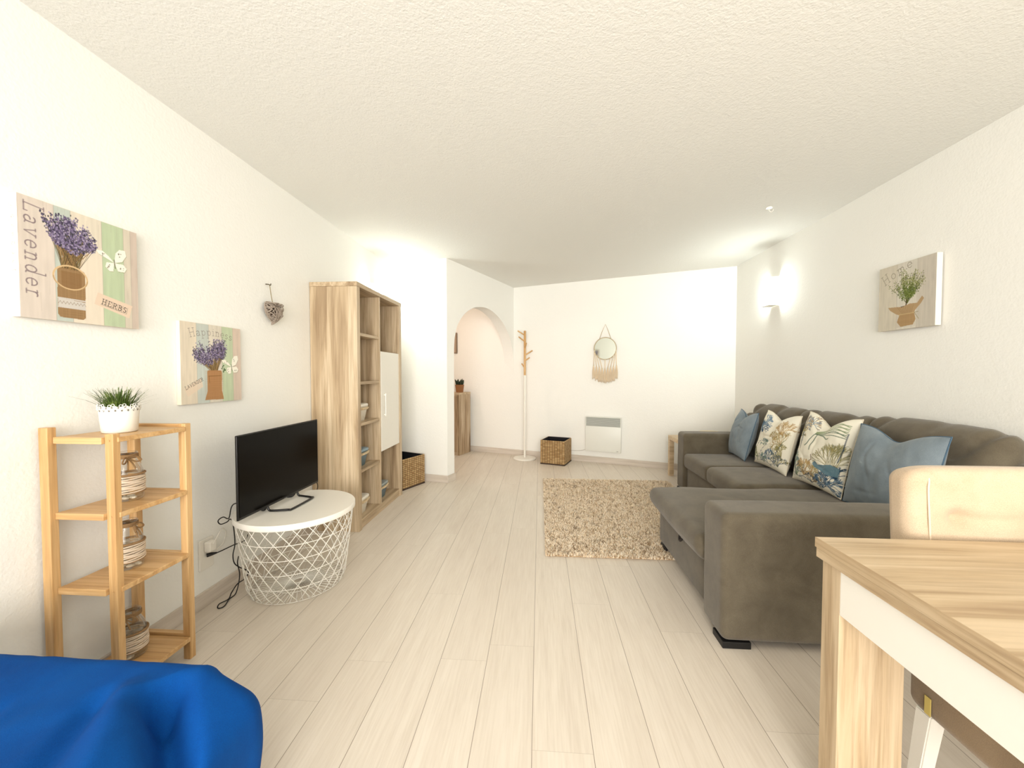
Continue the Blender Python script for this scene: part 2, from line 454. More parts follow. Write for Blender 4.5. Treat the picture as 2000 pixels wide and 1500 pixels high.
GL = {  # stroke letters: (width, polylines), baseline 0, capital height 1, small letters 0.55
 'L': (.6, [[(.12, 1), (.12, 0), (.6, 0), (.6, .16)], [(0, 1), (.26, 1)], [(0, 0), (.2, 0)]]),
 'H': (.72, [[(.12, 0), (.12, 1)], [(.6, 0), (.6, 1)], [(.12, .52), (.6, .52)], [(0, 1), (.24, 1)], [(.48, 1), (.72, 1)], [(0, 0), (.24, 0)], [(.48, 0), (.72, 0)]]),
 'E': (.6, [[(.12, 0), (.12, 1)], [(0, 1), (.55, 1), (.55, .84)], [(0, 0), (.58, 0), (.58, .16)], [(.12, .52), (.42, .52)]]),
 'R': (.68, [[(.12, 0), (.12, 1)], [(0, 0), (.24, 0)], [(0, 1), (.35, 1)] + arc(.35, .76, .22, .24, 90, -90) + [(.12, .52)], [(.34, .52), (.6, 0), (.68, 0)]]),
 'B': (.64, [[(.12, 0), (.12, 1)], [(0, 1), (.32, 1)] + arc(.32, .77, .2, .23, 90, -90) + [(.12, .54)], [(.32, .54)] + arc(.34, .27, .24, .27, 90, -90) + [(0, 0)]]),
 'S': (.56, [arc(.28, .75, .22, .24, 20, 230) + arc(.28, .26, .24, .26, 60, -160)]),
 'A': (.7, [[(.08, 0), (.35, 1), (.62, 0)], [(.18, .35), (.52, .35)]]),
 'V': (.7, [[(.08, 1), (.35, 0), (.62, 1)]]),
 'N': (.7, [[(.12, 0), (.12, 1), (.58, 0), (.58, 1)]]),
 'D': (.66, [[(.12, 0), (.12, 1)], [(0, 1), (.25, 1)] + arc(.25, .5, .35, .5, 90, -90) + [(0, 0)]]),
 'a': (.56, [arc(.25, .4, .18, .15, 150, 0) + [(.43, .05), (.54, .02)], arc(.24, .15, .18, .15, 80, 360) + [(.43, .28)]]),
 'v': (.56, [[(.08, .55), (.28, 0), (.48, .55)], [(0, .55), (.16, .55)], [(.4, .55), (.56, .55)]]),
 'e': (.54, [[(.05, .29), (.49, .29)] + arc(.27, .28, .22, .27, 0, 320)]),
 'n': (.6, [[(0, .53), (.12, .55), (.12, 0)], [(.12, .38)] + arc(.29, .36, .17, .18, 170, 0) + [(.46, 0)], [(.02, 0), (.22, 0)], [(.37, 0), (.56, 0)]]),
 'd': (.6, [arc(.26, .27, .2, .27, 0, 360), [(.36, 1), (.47, 1), (.47, .02), (.56, 0)]]),
 'r': (.48, [[(0, .53), (.13, .55), (.13, 0)], [(.13, .35)] + arc(.3, .38, .17, .17, 170, 60), [(.02, 0), (.28, 0)]]),
 'p': (.6, [[(0, .53), (.12, .53), (.12, -.35)], arc(.31, .27, .2, .27, 0, 360), [(.02, -.35), (.24, -.35)]]),
 'i': (.3, [[(.04, .53), (.16, .53), (.16, 0)], [(.02, 0), (.28, 0)], [(.15, .76), (.16, .8)]]),
 's': (.46, [arc(.23, .41, .16, .13, 20, 230) + arc(.23, .14, .18, .14, 60, -160)]),
 'o': (.56, [arc(.27, .27, .22, .27, 0, 360)]),
 'm': (.86, [[(0, .53), (.12, .55), (.12, 0)], [(.12, .38)] + arc(.26, .38, .14, .16, 170, 0) + [(.4, 0)], [(.4, .38)] + arc(.54, .38, .14, .16, 170, 0) + [(.68, 0)], [(.6, 0), (.78, 0)]]),
}
def text(img, s, org, size, ang, wd, c, al=1.0, curve=0.0, gap=.12, slant=0.0):
    x = 0; tot = sum(GL[ch][0] + gap for ch in s)
    for ch in s:
        wch, pls = GL[ch]
        for pl in pls:
            out = []
            for (px, py) in pl:
                gx = (x + px + slant * py) * size; gy = py * size
                if curve:  # letters on an arch
                    th = (gx - tot * size / 2) * curve; rr = 1 / curve + gy
                    gx, gy = tot * size / 2 + rr * math.sin(th), rr * math.cos(th) - 1 / curve
                ca, sa = math.cos(ang), math.sin(ang)
                out.append((org[0] + gx * ca - gy * sa, org[1] + gx * sa + gy * ca))
            img.poly_line(out, wd, c, al)
        x += wch + gap

def canvas_mesh(img, side, t, w, h):
    """canvas block: print on +normal side. local: u right, v up, n out. built as x=u, y=-n, z=v"""
    V = []; F = []; C = []
    X, Y = img.X, img.Y
    V.append(np.stack([X.ravel(), np.full(X.size, -t), Y.ravel()], 1)); C.append(img.a.reshape(-1, 3)); F.append(grid_faces(img.nx, img.ny)); off = X.size
    # side strip on u=0 carrying wrapped print
    sx = side
    V.append(np.stack([np.zeros(sx.X.size), -sx.X.ravel(), sx.Y.ravel()], 1)); C.append(sx.a.reshape(-1, 3)); F.append(grid_faces(sx.nx, sx.ny, off)); off += sx.X.size
    cr = np.array(lin((236, 228, 214)))
    def quad(ps):
        nonlocal off
        V.append(np.array(ps, float)); C.append(np.tile(cr, (4, 1))); F.append(np.array([[off, off + 1, off + 2, off + 3]])); off += 4
    quad([(w, 0, 0), (w, 0, h), (w, -t, h), (w, -t, 0)]); quad([(0, 0, h), (0, -t, h), (w, -t, h), (w, 0, h)])
    quad([(0, 0, 0), (w, 0, 0), (w, -t, 0), (0, -t, 0)]); quad([(0, 0, 0), (0, 0, h), (w, 0, h), (w, 0, 0)])
    return npmesh('canvas', np.concatenate(V), np.concatenate(F), np.concatenate(C))

# ------------------------------------------------------------------ setting
FX0, FX1, FY0, FY1 = -3.4, 2.6, -2.75, 7.0
struct('floor', bx(FX0, FX1, FY0, FY1, -0.12, 0), M_floor)
struct('ceiling', bx(FX0, FX1, FY0, FY1, H, H + 0.12), M_ceil)
XL = -1.718
struct('wall_left', bx(XL - 0.12, XL, FY0, 4.40, 0, H), M_wall)
def RWX(y): return 2.178 + 0.0195 * y       # right wall leans out a little
PC = (-1.0, 4.15); IC = (-0.377, 5.66)       # pier corner, inner corner
a20 = math.radians(20); DB = Vector((math.cos(a20), -math.sin(a20), 0)); NB = Vector((math.sin(a20), math.cos(a20), 0))
def backpt(x, off=0.0):                        # point on the back wall line (or off metres in front of it)
    return (x, (5.19 - off - x * NB.x) / NB.y)
bwr = backpt(2.55); bwl = backpt(-3.4)
struct('wall_back', prism(nb(), [bwl, bwr, (bwr[0] + NB.x * .12, bwr[1] + NB.y * .12), (bwl[0] + NB.x * .12, bwl[1] + NB.y * .12)], 0, H), M_wall)
struct('wall_right', prism(nb(), [(RWX(FY0), FY0), (RWX(4.72), 4.72), (RWX(4.72) + .14, 4.72), (RWX(FY0) + .14, FY0)], 0, H), M_wall)
# arch wall with its opening, running from the pier to the back wall
p0 = Vector((PC[0], PC[1], 0)); p1 = Vector((IC[0], IC[1], 0)); AD = (p1 - p0).normalized(); AN = Vector((AD.y, -AD.x, 0)); AL = (p1 - p0).length
ARCH = [(.132, 1.30), (.138, 1.52), (.165, 1.645), (.215, 1.752), (.355, 1.885), (.53, 1.975), (.685, 2.01), (.82, 2.022), (.96, 2.01), (1.13, 1.965), (1.27, 1.90), (1.39, 1.815), (1.485, 1.725), (1.56, 1.61), (1.605, 1.50), (1.625, 1.38), (AL, 1.20)]
ARCH = [(p.x, p.y) for p in spline([(a, b, 0) for a, b in ARCH], 4)]
def arch_wall():
    bm = nb(); t = 0.15
    def P(s, z, k): return p0 + AD * s - AN * (t * k) + Vector((0, 0, z))
    lo = [(0, 0), (.1315, 0)] + ARCH + [(AL + .03, 1.20)]
    V = [[(bm.verts.new(P(s, z, k)), bm.verts.new(P(s, H, k))) for s, z in lo] for k in (0, 1)]
    for i in range(len(lo) - 1):
        for k in (0, 1):
            a, b = V[k][i], V[k][i + 1]
            bm.faces.new((a[0], b[0], b[1], a[1]) if i != 1 else (a[0], b[0], b[1], a[1]))
        bm.faces.new((V[0][i][0], V[0][i + 1][0], V[1][i + 1][0], V[1][i][0])); bm.faces.new((V[0][i][1], V[0][i + 1][1], V[1][i + 1][1], V[1][i][1]))
    for i in (0, -1): bm.faces.new((V[0][i][0], V[0][i][1], V[1][i][1], V[1][i][0]))
    return bm
struct('wall_arch', arch_wall(), M_wall)
pl = (XL - 0.05, 4.15 + (PC[0] - XL + .05) * 0.25)
struct('wall_pier', prism(nb(), [PC, pl, (pl[0], pl[1] + .16), (PC[0] - AN.x * .15 + AD.x * .12, PC[1] - AN.y * .15 + AD.y * .12)], 0, H), M_wall)
struct('wall_hall_front', bx(-3.4, XL - 0.0, 4.34, 4.46, 0, H), M_wall)
struct('wall_hall_left', bx(-3.32, -3.2, 4.46, 6.9, 0, H), M_wall)
# wall behind the camera with its wide balcony window
bm = nb(); wx0, wx1, wz0, wz1 = -1.42, 1.9, 0.22, 2.34
box(bm, FX0, wx0, FY0, FY0 + .12, 0, H); box(bm, wx1, FX1, FY0, FY0 + .12, 0, H); box(bm, wx0, wx1, FY0, FY0 + .12, 0, wz0); box(bm, wx0, wx1, FY0, FY0 + .12, wz1, H)
struct('wall_rear', bm, M_wall)
bm = nb()
for a, b in ((wx0, wx0 + .05), (wx1 - .05, wx1), (.215, .265)): box(bm, a, b, FY0 + .02, FY0 + .08, wz0, wz1, .004)
for a, b in ((wz0, wz0 + .05), (wz1 - .05, wz1)): box(bm, wx0 + .05, wx1 - .05, FY0 + .02, FY0 + .08, a, b, .004)
wf = struct('window_1', bm, M_wmetal)
obj('window_pane', bx(wx0 + .05, wx1 - .05, FY0 + .045, FY0 + .05, wz0 + .05, wz1 - .05), M_glass, wf)

# skirting
def skirt(name, a, b, nrm, h=.08, t=.012, flip=False):
    a = Vector((a[0], a[1], 0)); b = Vector((b[0], b[1], 0)); L = (b - a).length; ang = math.atan2(b.y - a.y, b.x - a.x)
    bm = bx(0, t, 0, L, 0, h, .002) if not flip else bx(-t, 0, 0, L, 0, h, .002)
    o = struct(name, bm, M_base); o.location = a; o.rotation_euler = (0, 0, ang - PI / 2)
    return o
skirt('baseboard_left', (XL, FY0 + .12), (XL, 4.32), 1)
skirt('baseboard_right', (RWX(FY0 + .12), FY0 + .12), (RWX(4.70), 4.70), 1, flip=True)
b0 = backpt(-3.19); b1 = backpt(2.262)
skirt('baseboard_back', b0, b1, 1)
pe = (XL + .012, 4.15 + (PC[0] - XL - .012) * 0.25)
skirt('baseboard_pier', pe, (PC[0] + .012, PC[1] - .003), 1)
q1 = p0 + AD * .132
skirt('baseboard_arch', (PC[0], PC[1] - .012), (q1.x + AD.x * .012, q1.y + AD.y * .012), 1)
q2 = q1 + AD * .012 - AN * .15
struct('trim_1', prism(nb(), [(q1.x, q1.y), (q1.x + AD.x * .012, q1.y + AD.y * .012), (q2.x, q2.y), (q2.x - AD.x * .012, q2.y - AD.y * .012)], 0, .08), M_base)

# ------------------------------------------------------------------ wall lights (glowing glass box between opaque end caps)
M_glow = emis('lamp_glass', (0.93, 1.0, 0.95), SCONCE_W * 1.0)
def sconce(name_label, loc, rz):
    t = thing('wall_lamp', name_label, 'lamp', loc, rz)
    # local: wall is at x=0, lamp sticks out to +x
    obj('back_plate', bx(0, .012, -.055, .055, -.125, .125, .002), M_wmetal, t)
    obj('glass_shade', bx(.014, .085, -.062, .062, -.128, .128, .006), M_glow, t)
    obj('end_cap', bx(.005, .09, -.066, .066, .129, .135, .001), M_wmetal, t)
    obj('end_cap', bx(.005, .09, -.066, .066, -.135, -.129, .001), M_wmetal, t)
    return t
ly = 3.93
sconce('white box-shaped wall lamp glowing on the right wall above the sofa', (RWX(ly) - .001, ly, 1.975), PI + math.atan(-.0195))
sconce('white box-shaped wall lamp mostly hidden behind the top of the tall bookcase', (XL + .001, ly, 1.975), 0)
hk = thing('ceiling_hook', 'small white hook fixed in the textured ceiling', 'hook', (1.70, 3.06, H))
obj('hook_plate', cyl(nb(), .02, -.006, 0, 16), M_white, hk)
obj('hook_arm', tube(nb(), spline([(0, 0, -.004), (0, 0, -.022), (.014, 0, -.034), (.028, 0, -.026), (.03, 0, -.016)], 5), .003, 6), M_white, hk, smooth=True)

# ------------------------------------------------------------------ printed canvases
R = random.Random(5)
def L3(*c): return lin(c)
def planks(img, bands):
    for (u0, u1, c) in bands:
        img.poly([(u0, 0), (u1, 0), (u1, img.h), (u0, img.h)], lin(c))
    gx = noi(img.X * 160, img.Y * 9, 4.2) * 0.6 + noi(img.X * 60, img.Y * 22, 9.2) * 0.4
    img.a *= (1 + 0.10 * gx[..., None])
    for (u0, u1, c) in bands[1:]:
        img.line((u0, 0), (u0, img.h), .0016, lin((150, 138, 122)), .55)
    for _ in range(26):
        u = R.uniform(0, img.w); v = R.uniform(0, img.h); img.line((u, v), (u + R.uniform(-.002, .002), v + R.uniform(.02, .09)), .0008, lin((150, 135, 118)), .35)
def bouquet(img, base, tips, pur, n, spread):
    for (tx, ty) in tips:
        bx_ = base[0] + R.uniform(-1, 1) * base[2]
        img.line((bx_, base[1]), (tx, ty), .0016, lin(R.choice([(142, 112, 72), (104, 92, 56), (166, 136, 92), (88, 72, 50)])), .95)
    for (tx, ty) in tips:
        dx, dy = tx - base[0], ty - base[1]; L = math.hypot(dx, dy)
        for k in range(n):
            t = R.uniform(-.16, .12); c = R.choice(pur)
            img.disk((tx + dx * t + R.gauss(0, spread), ty + dy * t + R.gauss(0, spread)), R.uniform(.0014, .0032), lin(c), .95, ry=R.uniform(.002, .004))
PUR = [(104, 92, 126), (130, 118, 150), (154, 142, 170), (78, 68, 98), (62, 56, 80), (112, 98, 130), (172, 160, 184), (56, 52, 64), (60, 62, 60)]
def burlap(img, pts, c, seed=1):
    img.poly(pts, lin(c)); xs = [p[0] for p in pts]; ys = [p[1] for p in pts]
    y = min(ys)
    while y < max(ys):
        img.line((min(xs) + .002, y), (max(xs) - .002, y + R.uniform(-.002, .002)), .0009, lin((120, 86, 48)), R.uniform(.2, .6)); y += .0042
    x = min(xs)
    while x < max(xs):
        img.line((x, min(ys) + .002), (x, max(ys) - .002), .0008, lin((208, 172, 124)), R.uniform(.15, .5)); x += .004
def butterfly(img, cx, cy, s):
    wcol = lin((244, 240, 226)); dk = lin((96, 88, 66))
    W = [[(0, 0), (-.055, .022), (-.062, .034), (-.04, .036), (-.018, .02)], [(0, 0), (.006, .04), (.02, .058), (.042, .06), (.046, .04), (.03, .012)],
         [(0, 0), (-.028, -.004), (-.032, -.022), (-.018, -.036), (-.004, -.034)], [(0, 0), (.034, .002), (.046, -.012), (.038, -.028), (.014, -.03)]]
    for w_ in W:
        P = [(cx + a * s, cy + b * s) for a, b in w_]; P2 = [(x + .002, y - .003) for x, y in P]
        img.poly(P2, lin((150, 150, 120)), .5); img.poly(P, wcol)
        mx = sum(p[0] for p in P) / len(P); my = sum(p[1] for p in P) / len(P)
        for k in range(4): img.disk((mx + R.uniform(-.009, .009) * s, my + R.uniform(-.008, .008) * s), R.uniform(.0012, .003) * s, dk, .75)
    img.line((cx, cy + .012 * s), (cx + .004 * s, cy - .02 * s), .004 * s, dk, .8)

def lavender_canvas():
    w, h, t = .376, .40, .028
    im = Img(w, h, 300, 320, lin((222, 206, 186)))
    planks(im, [(0, .096, (214, 202, 190)), (.096, .145, (190, 198, 188)), (.145, .245, (222, 212, 194)), (.245, .323, (186, 200, 166)), (.323, .35, (212, 202, 184)), (.35, .38, (204, 188, 174))])
    im.poly([(.15, 0), (.245, 0), (.245, .3), (.17, .2)], lin((232, 218, 198)), .5)
    text(im, 'Lavender', (.017, .384), .052, -PI / 2, .0038, lin((134, 118, 120)), .85, gap=.22, slant=.12)
    tips = []
    for i in range(190):
        a = R.uniform(0, 2 * PI); b = math.sqrt(R.random())
        x = .147 + .074 * b * math.cos(a); tips.append((x, .306 + .050 * b * math.sin(a) - .18 * (x - .147)))
    tips += [(.066, .352), (.072, .34), (.146, .362), (.16, .355), (.115, .36)]
    bouquet(im, (.140, .186, .026), tips, PUR, 11, .0042)
    burlap(im, [(.101, .178), (.105, .188), (.180, .190), (.186, .182), (.184, .02), (.176, .012), (.107, .014), (.100, .024)], (150, 120, 84))
    im.poly([(.112, .120), (.112, .178), (.176, .180), (.174, .118)], lin((128, 92, 54)), .45)
    im.poly([(.101, .052), (.184, .048), (.185, .076), (.101, .080)], lin((206, 200, 192)))
    for k in range(17):
        x = .103 + k * .005; im.disk((x, .081), .0028, lin((206, 200, 192))); im.disk((x, .05), .0028, lin((206, 200, 192)))
    im.poly_line([(.102 + k * .0052, .065 + (.006 if k % 2 else -.003)) for k in range(17)], .0016, lin((150, 132, 108)), .8)
    im.poly_line([(x, y) for x, y in arc(.141, .158, .051, .042, 0, 360, 40)], .0052, lin((214, 184, 140)))
    im.poly_line([(x, y) for x, y in arc(.141, .156, .051, .042, 180, 360, 30)], .0012, lin((128, 96, 60)), .8)
    butterfly(im, .287, .252, 1.0)
    tg = [(.213, .078), (.226, .124), (.352, .092), (.338, .040)]
    im.poly(tg, lin((226, 204, 182)))
    ang = math.atan2(.068 - .089, .082)
    text(im, 'HERBS', (.238, .083), .020, ang, .0022, lin((44, 38, 34)), .95, gap=.32)
    d = Vector((math.cos(ang), math.sin(ang))); u = Vector((-d.y, d.x))
    for k in range(5):
        o = Vector((.235, .080)) + d * (.0192 * k); c = [o, o + d * .0185, o + d * .0185 + u * .026, o + u * .026, o]
        im.poly_line([tuple(q) for q in c[:3]], .0012, lin((60, 52, 46)), .85)
    # side: faint script wrapping round the edge
    sd = Img(t, h, 24, 320, lin((240, 234, 222)))
    pts = [(.008 + .004 * math.sin(k * 1.7) + .0025 * math.sin(k * .63), .37 - k * .0034) for k in range(92)]
    sd.poly_line(pts, .0014, lin((166, 150, 134)), .75)
    text(sd, 'Lavender', (.006, .36), .02, -PI / 2, .0014, lin((150, 134, 120)), .6, gap=.9)
    return im, sd, t, w, h
def happiness_canvas():
    w, h, t = .373, .40, .021
    im = Img(w, h, 260, 280, lin((226, 210, 186)))
    planks(im, [(0, .089, (222, 210, 190)), (.089, .161, (196, 202, 194)), (.161, .243, (216, 208, 192)), (.243, .317, (190, 202, 170)), (.317, .38, (212, 194, 178))])
    text(im, 'Happiness', (.052, .345), .042, 0, .0024, lin((132, 122, 112)), .8, curve=2.1, gap=.16)
    tips = []
    for i in range(80):
        a = R.uniform(150, 255); r = R.uniform(.2, 1)
        tips.append((.138 + .062 * r * math.cos(math.radians(a * 3.1)), .245 + .058 * r * math.sin(math.radians(a * 3.1))))
    for i in range(80):
        a = R.uniform(0, 360); r = R.uniform(.2, 1)
        tips.append((.228 + .052 * r * math.cos(math.radians(a)), .272 + .05 * r * math.sin(math.radians(a))))
    bouquet(im, (.195, .155, .018), tips, PUR, 12, .0048)
    burlap(im, [(.148, .158), (.152, .166), (.234, .166), (.240, .156), (.238, .06), (.250, .012), (.132, .014), (.148, .06)], (176, 130, 88))
    im.line((.156, .135), (.232, .138), .003, lin((104, 70, 38)), .7); im.line((.158, .132), (.162, .10), .003, lin((120, 82, 46)), .6)
    butterfly(im, .305, .185, 1.05)
    for k in range(9): im.disk((.252 + R.uniform(-.012, .012), .175 + R.uniform(-.02, .02)), .004, lin((74, 98, 66)))
    im.poly([(.018, .075), (.112, .128), (.122, .082), (.034, .036)], lin((228, 208, 186)), .8)
    text(im, 'LAVENDER', (.026, .070), .0165, math.radians(24), .0018, lin((50, 44, 38)), .9, gap=.18)
    sd = Img(t, h, 8, 60, lin((238, 226, 204)))
    return im, sd, t, w, h
def home_canvas():
    w, h, t = .372, .40, .03
    im = Img(w, h, 240, 260, lin((204, 196, 180)))
    planks(im, [(0, .13, (206, 198, 180)), (.13, .26, (212, 206, 192)), (.26, .38, (200, 192, 178))])
    text(im, 'Home', (.040, .292), .062, math.radians(22), .0034, lin((128, 120, 100)), .75, curve=1.2, gap=.2)
    for s_ in range(46):
        a = math.radians(R.uniform(38, 142)); r = R.uniform(.10, .17)
        tx, ty = .195 + r * 1.05 * math.cos(a), .165 + r * 1.1 * math.sin(a)
        im.line((.198 + R.uniform(-.004, .004), .150), (tx, ty), .0016, lin(R.choice([(92, 104, 44), (120, 128, 66), (70, 78, 36)])), .9)
        for k in range(34):
            tt = R.uniform(.25, 1.05); c = R.choice([(112, 128, 56), (88, 104, 40), (140, 150, 84), (66, 80, 34)] if tt < .72 else [(158, 160, 106), (178, 178, 132), (120, 124, 70), (92, 88, 62)])
            im.disk((.198 + (tx - .198) * tt + R.gauss(0, .007), .152 + (ty - .152) * tt + R.gauss(0, .007)), R.uniform(.0016, .0036), lin(c), .9)
    im.line((.196, .17), (.192, .135), .007, lin((74, 58, 36)))
    im.poly([(.150, .135), (.24, .145), (.215, .118), (.165, .118)], lin((66, 48, 32)))
    im.poly([(.069, .143), (.135, .138), (.165, .132), (.215, .146), (.262, .142), (.292, .178), (.304, .162), (.285, .135), (.250, .100), (.246, .086), (.150, .085), (.128, .094), (.085, .122)], lin((178, 150, 112)))
    burlap(im, [(.150, .086), (.246, .088), (.256, .05), (.240, .02), (.160, .014), (.134, .045)], (172, 142, 102))
    for k in range(9): im.line((.135 + k * .013, .135), (.17 + k * .007, .09), .002, lin((128, 96, 58)), .6)
    im.line((.146, .088), (.25, .089), .004, lin((200, 176, 130))); im.line((.248, .088), (.274, .05), .003, lin((150, 138, 96))); im.line((.25, .09), (.27, .092), .003, lin((140, 128, 90)))
    sd = Img(t, h, 8, 60, lin((238, 226, 204)))
    return im, sd, t, w, h
def hang(fn, label, loc, rz):
    im, sd, t, w, h = fn()
    t_ = thing('canvas_picture', label, 'picture', loc, rz)
    me = canvas_mesh(im, sd, t, w, h); obj('canvas', me, M_canvas, t_)
    return t_
hang(lavender_canvas, 'square canvas print of lavender in a burlap jar, reading Lavender and HERBS', (XL + .001, 1.158, 1.384), PI / 2)
hang(happiness_canvas, 'canvas print of purple flowers in a burlap sack, reading Happiness, above the television', (XL + .001, 1.728, 1.047), PI / 2)
hang(home_canvas, 'canvas print of a green potted herb, reading Home, on the wall above the sofa', (RWX(2.5) - .004, 2.698, 1.465), -PI / 2 - .0195)

# ------------------------------------------------------------------ bamboo shelf unit
def bamboo_shelf():
    t = thing('bamboo_shelf', 'narrow four-tier bamboo shelf unit against the left wall', 'shelf', (-1.58, 1.37, 0))
    ox, oy = 1.58, -1.37
    def B(name, m, x0, x1, y0, y1, z0, z1, **k): return obj(name, bx(x0 + ox, x1 + ox, y0 + oy, y1 + oy, z0, z1, .002, **k), m, t)
    xw0, xw1, xr0, xr1 = -1.702, -1.668, -1.486, -1.455
    yn0, yn1, yf0, yf1 = 1.212, 1.238, 1.496, 1.522
    B('post', M_bamZ, xw0, xw1, yn0 - .012, yn1 - .012, 0, 1.012)
    B('post', M_bamZ, xw0, xw1, yf0 - .012, yf1 - .012, 0, .99)
    B('post', M_bamZ, xr0, xr1, yn0 + .012, yn1 + .010, 0, .990)
    B('post', M_bamZ, xr0, xr1, yf0, yf1, 0, .990)
    for i, z in enumerate((.978, .715, .452, .098)):
        # board of glued slats with side rails front and back
        s = B('shelf_board', M_bamX, xw1 + .0005, xr1 + .004, yn0 + .026, yf0 - .001, z - .018, z)
        obj('side_rail', bx(xw1 + .001 + ox, xr0 - .001 + ox, yn0 + .002 + oy, yn0 + .0255 + oy, z - .022, z + .001, .002), M_bamX, t)
        obj('side_rail', bx(xw1 + .001 + ox, xr0 - .001 + ox, yf0 + .001 + oy, yf1 - .004 + oy, z - .022, z + .001 + (.010 if i in (0, 3) else 0), .002), M_bamX, t)
        bm = nb()
        lathe(bm, [(0, 0), (.003, 0), (.003, .0012), (0, .0012)], 10)
        xform(bm, T(xr1 - .014 + ox, yn0 + .0116 + oy, z - .011) @ RX(PI / 2)); obj('screw_cap', bm, M_bamY, t)
    return t
bamboo_shelf()

# potted grass on top
def grass_pot():
    t = thing('potted_grass', 'artificial grass in a white lace-rimmed metal pot on top of the bamboo shelf', 'plant', (-1.572, 1.348, .979))
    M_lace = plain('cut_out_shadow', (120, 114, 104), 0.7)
    prof = [(0, 0), (.047, 0), (.050, .003), (.0555, .076)]
    bm = lathe(nb(), prof + [(.0575, .097)] + [(.0555, .097), (.053, .076), (.046, .006), (0, .006)], 48)
    n = 12
    # scalloped rim
    for k in range(n):
        a = 2 * PI * k / n
        for j in range(5):
            b = 2 * PI * j / 5
            c = Vector((.0578 * math.cos(a), .0578 * math.sin(a), .097))
            tng = Vector((-math.sin(a), math.cos(a), 0)); 
            ctr = c + tng * (.0085 * math.cos(b)) + Vector((0, 0, .0085 * math.sin(b) - .002))
            tube(bm, [ctr + (tng * math.cos(q) + Vector((0, 0, 1)) * math.sin(q)) * .0045 for q in [2 * PI * i / 8 for i in range(8)]], .0011, 4, closed=True)
    obj('pot', bm, M_wmetal, t, smooth=50)
    bm = nb()
    for k in range(42):   # dark ovals painted as the shade in the lace band's openings
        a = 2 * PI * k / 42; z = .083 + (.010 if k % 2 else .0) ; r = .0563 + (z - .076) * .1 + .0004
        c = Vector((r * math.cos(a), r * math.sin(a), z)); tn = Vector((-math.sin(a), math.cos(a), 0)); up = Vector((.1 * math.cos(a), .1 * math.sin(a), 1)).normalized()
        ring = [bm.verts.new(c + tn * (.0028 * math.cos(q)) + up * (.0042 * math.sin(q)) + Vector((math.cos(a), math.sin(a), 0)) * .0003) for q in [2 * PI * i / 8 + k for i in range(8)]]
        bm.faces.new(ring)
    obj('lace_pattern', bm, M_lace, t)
    bm = cyl(nb(), .0535, .070, .082, 24); obj('soil', bm, plain('dark_soil', (40, 32, 22), .9), t)
    M_grass, nt, b = mat('grass_blade')
    f = noise_node(nt, coords(nt), 30, 2); cc = ramp(nt, f, [(.3, (40, 62, 18)), (.5, (74, 98, 32)), (.75, (140, 150, 78))])
    nt.links.new(cc, b.inputs['Base Color']); b.inputs['Roughness'].default_value = .5
    bm = nb()
    for k in range(230):
        a = R.uniform(0, 2 * PI); r0 = .044 * math.sqrt(R.random()); base = Vector((r0 * math.cos(a), r0 * math.sin(a), .080))
        lean = R.uniform(.012, .052) * (.3 + r0 / .044) * (1.9 if R.random() < .12 else 1); hh = R.uniform(.058, .108) - lean * .3
        a2 = a + R.uniform(-.5, .5); d = Vector((math.cos(a2), math.sin(a2), 0)); wv = Vector((-math.sin(a2), math.cos(a2), 0)) * R.uniform(.0016, .0028)
        P = [base + d * lean * (s ** 1.8) + Vector((0, 0, hh * (s - .12 * s * s))) for s in (0, .35, .7, 1)]
        L = [bm.verts.new(p - wv * (1 - s * .75)) for p, s in zip(P, (0, .35, .7, 1))]; Rr = [bm.verts.new(p + wv * (1 - s * .75)) for p, s in zip(P, (0, .35, .7, 1))]
        for i in range(3): bm.faces.new((L[i], Rr[i], Rr[i + 1], L[i + 1]))
    me = obj('foliage', bm, M_grass, t)
grass_pot()

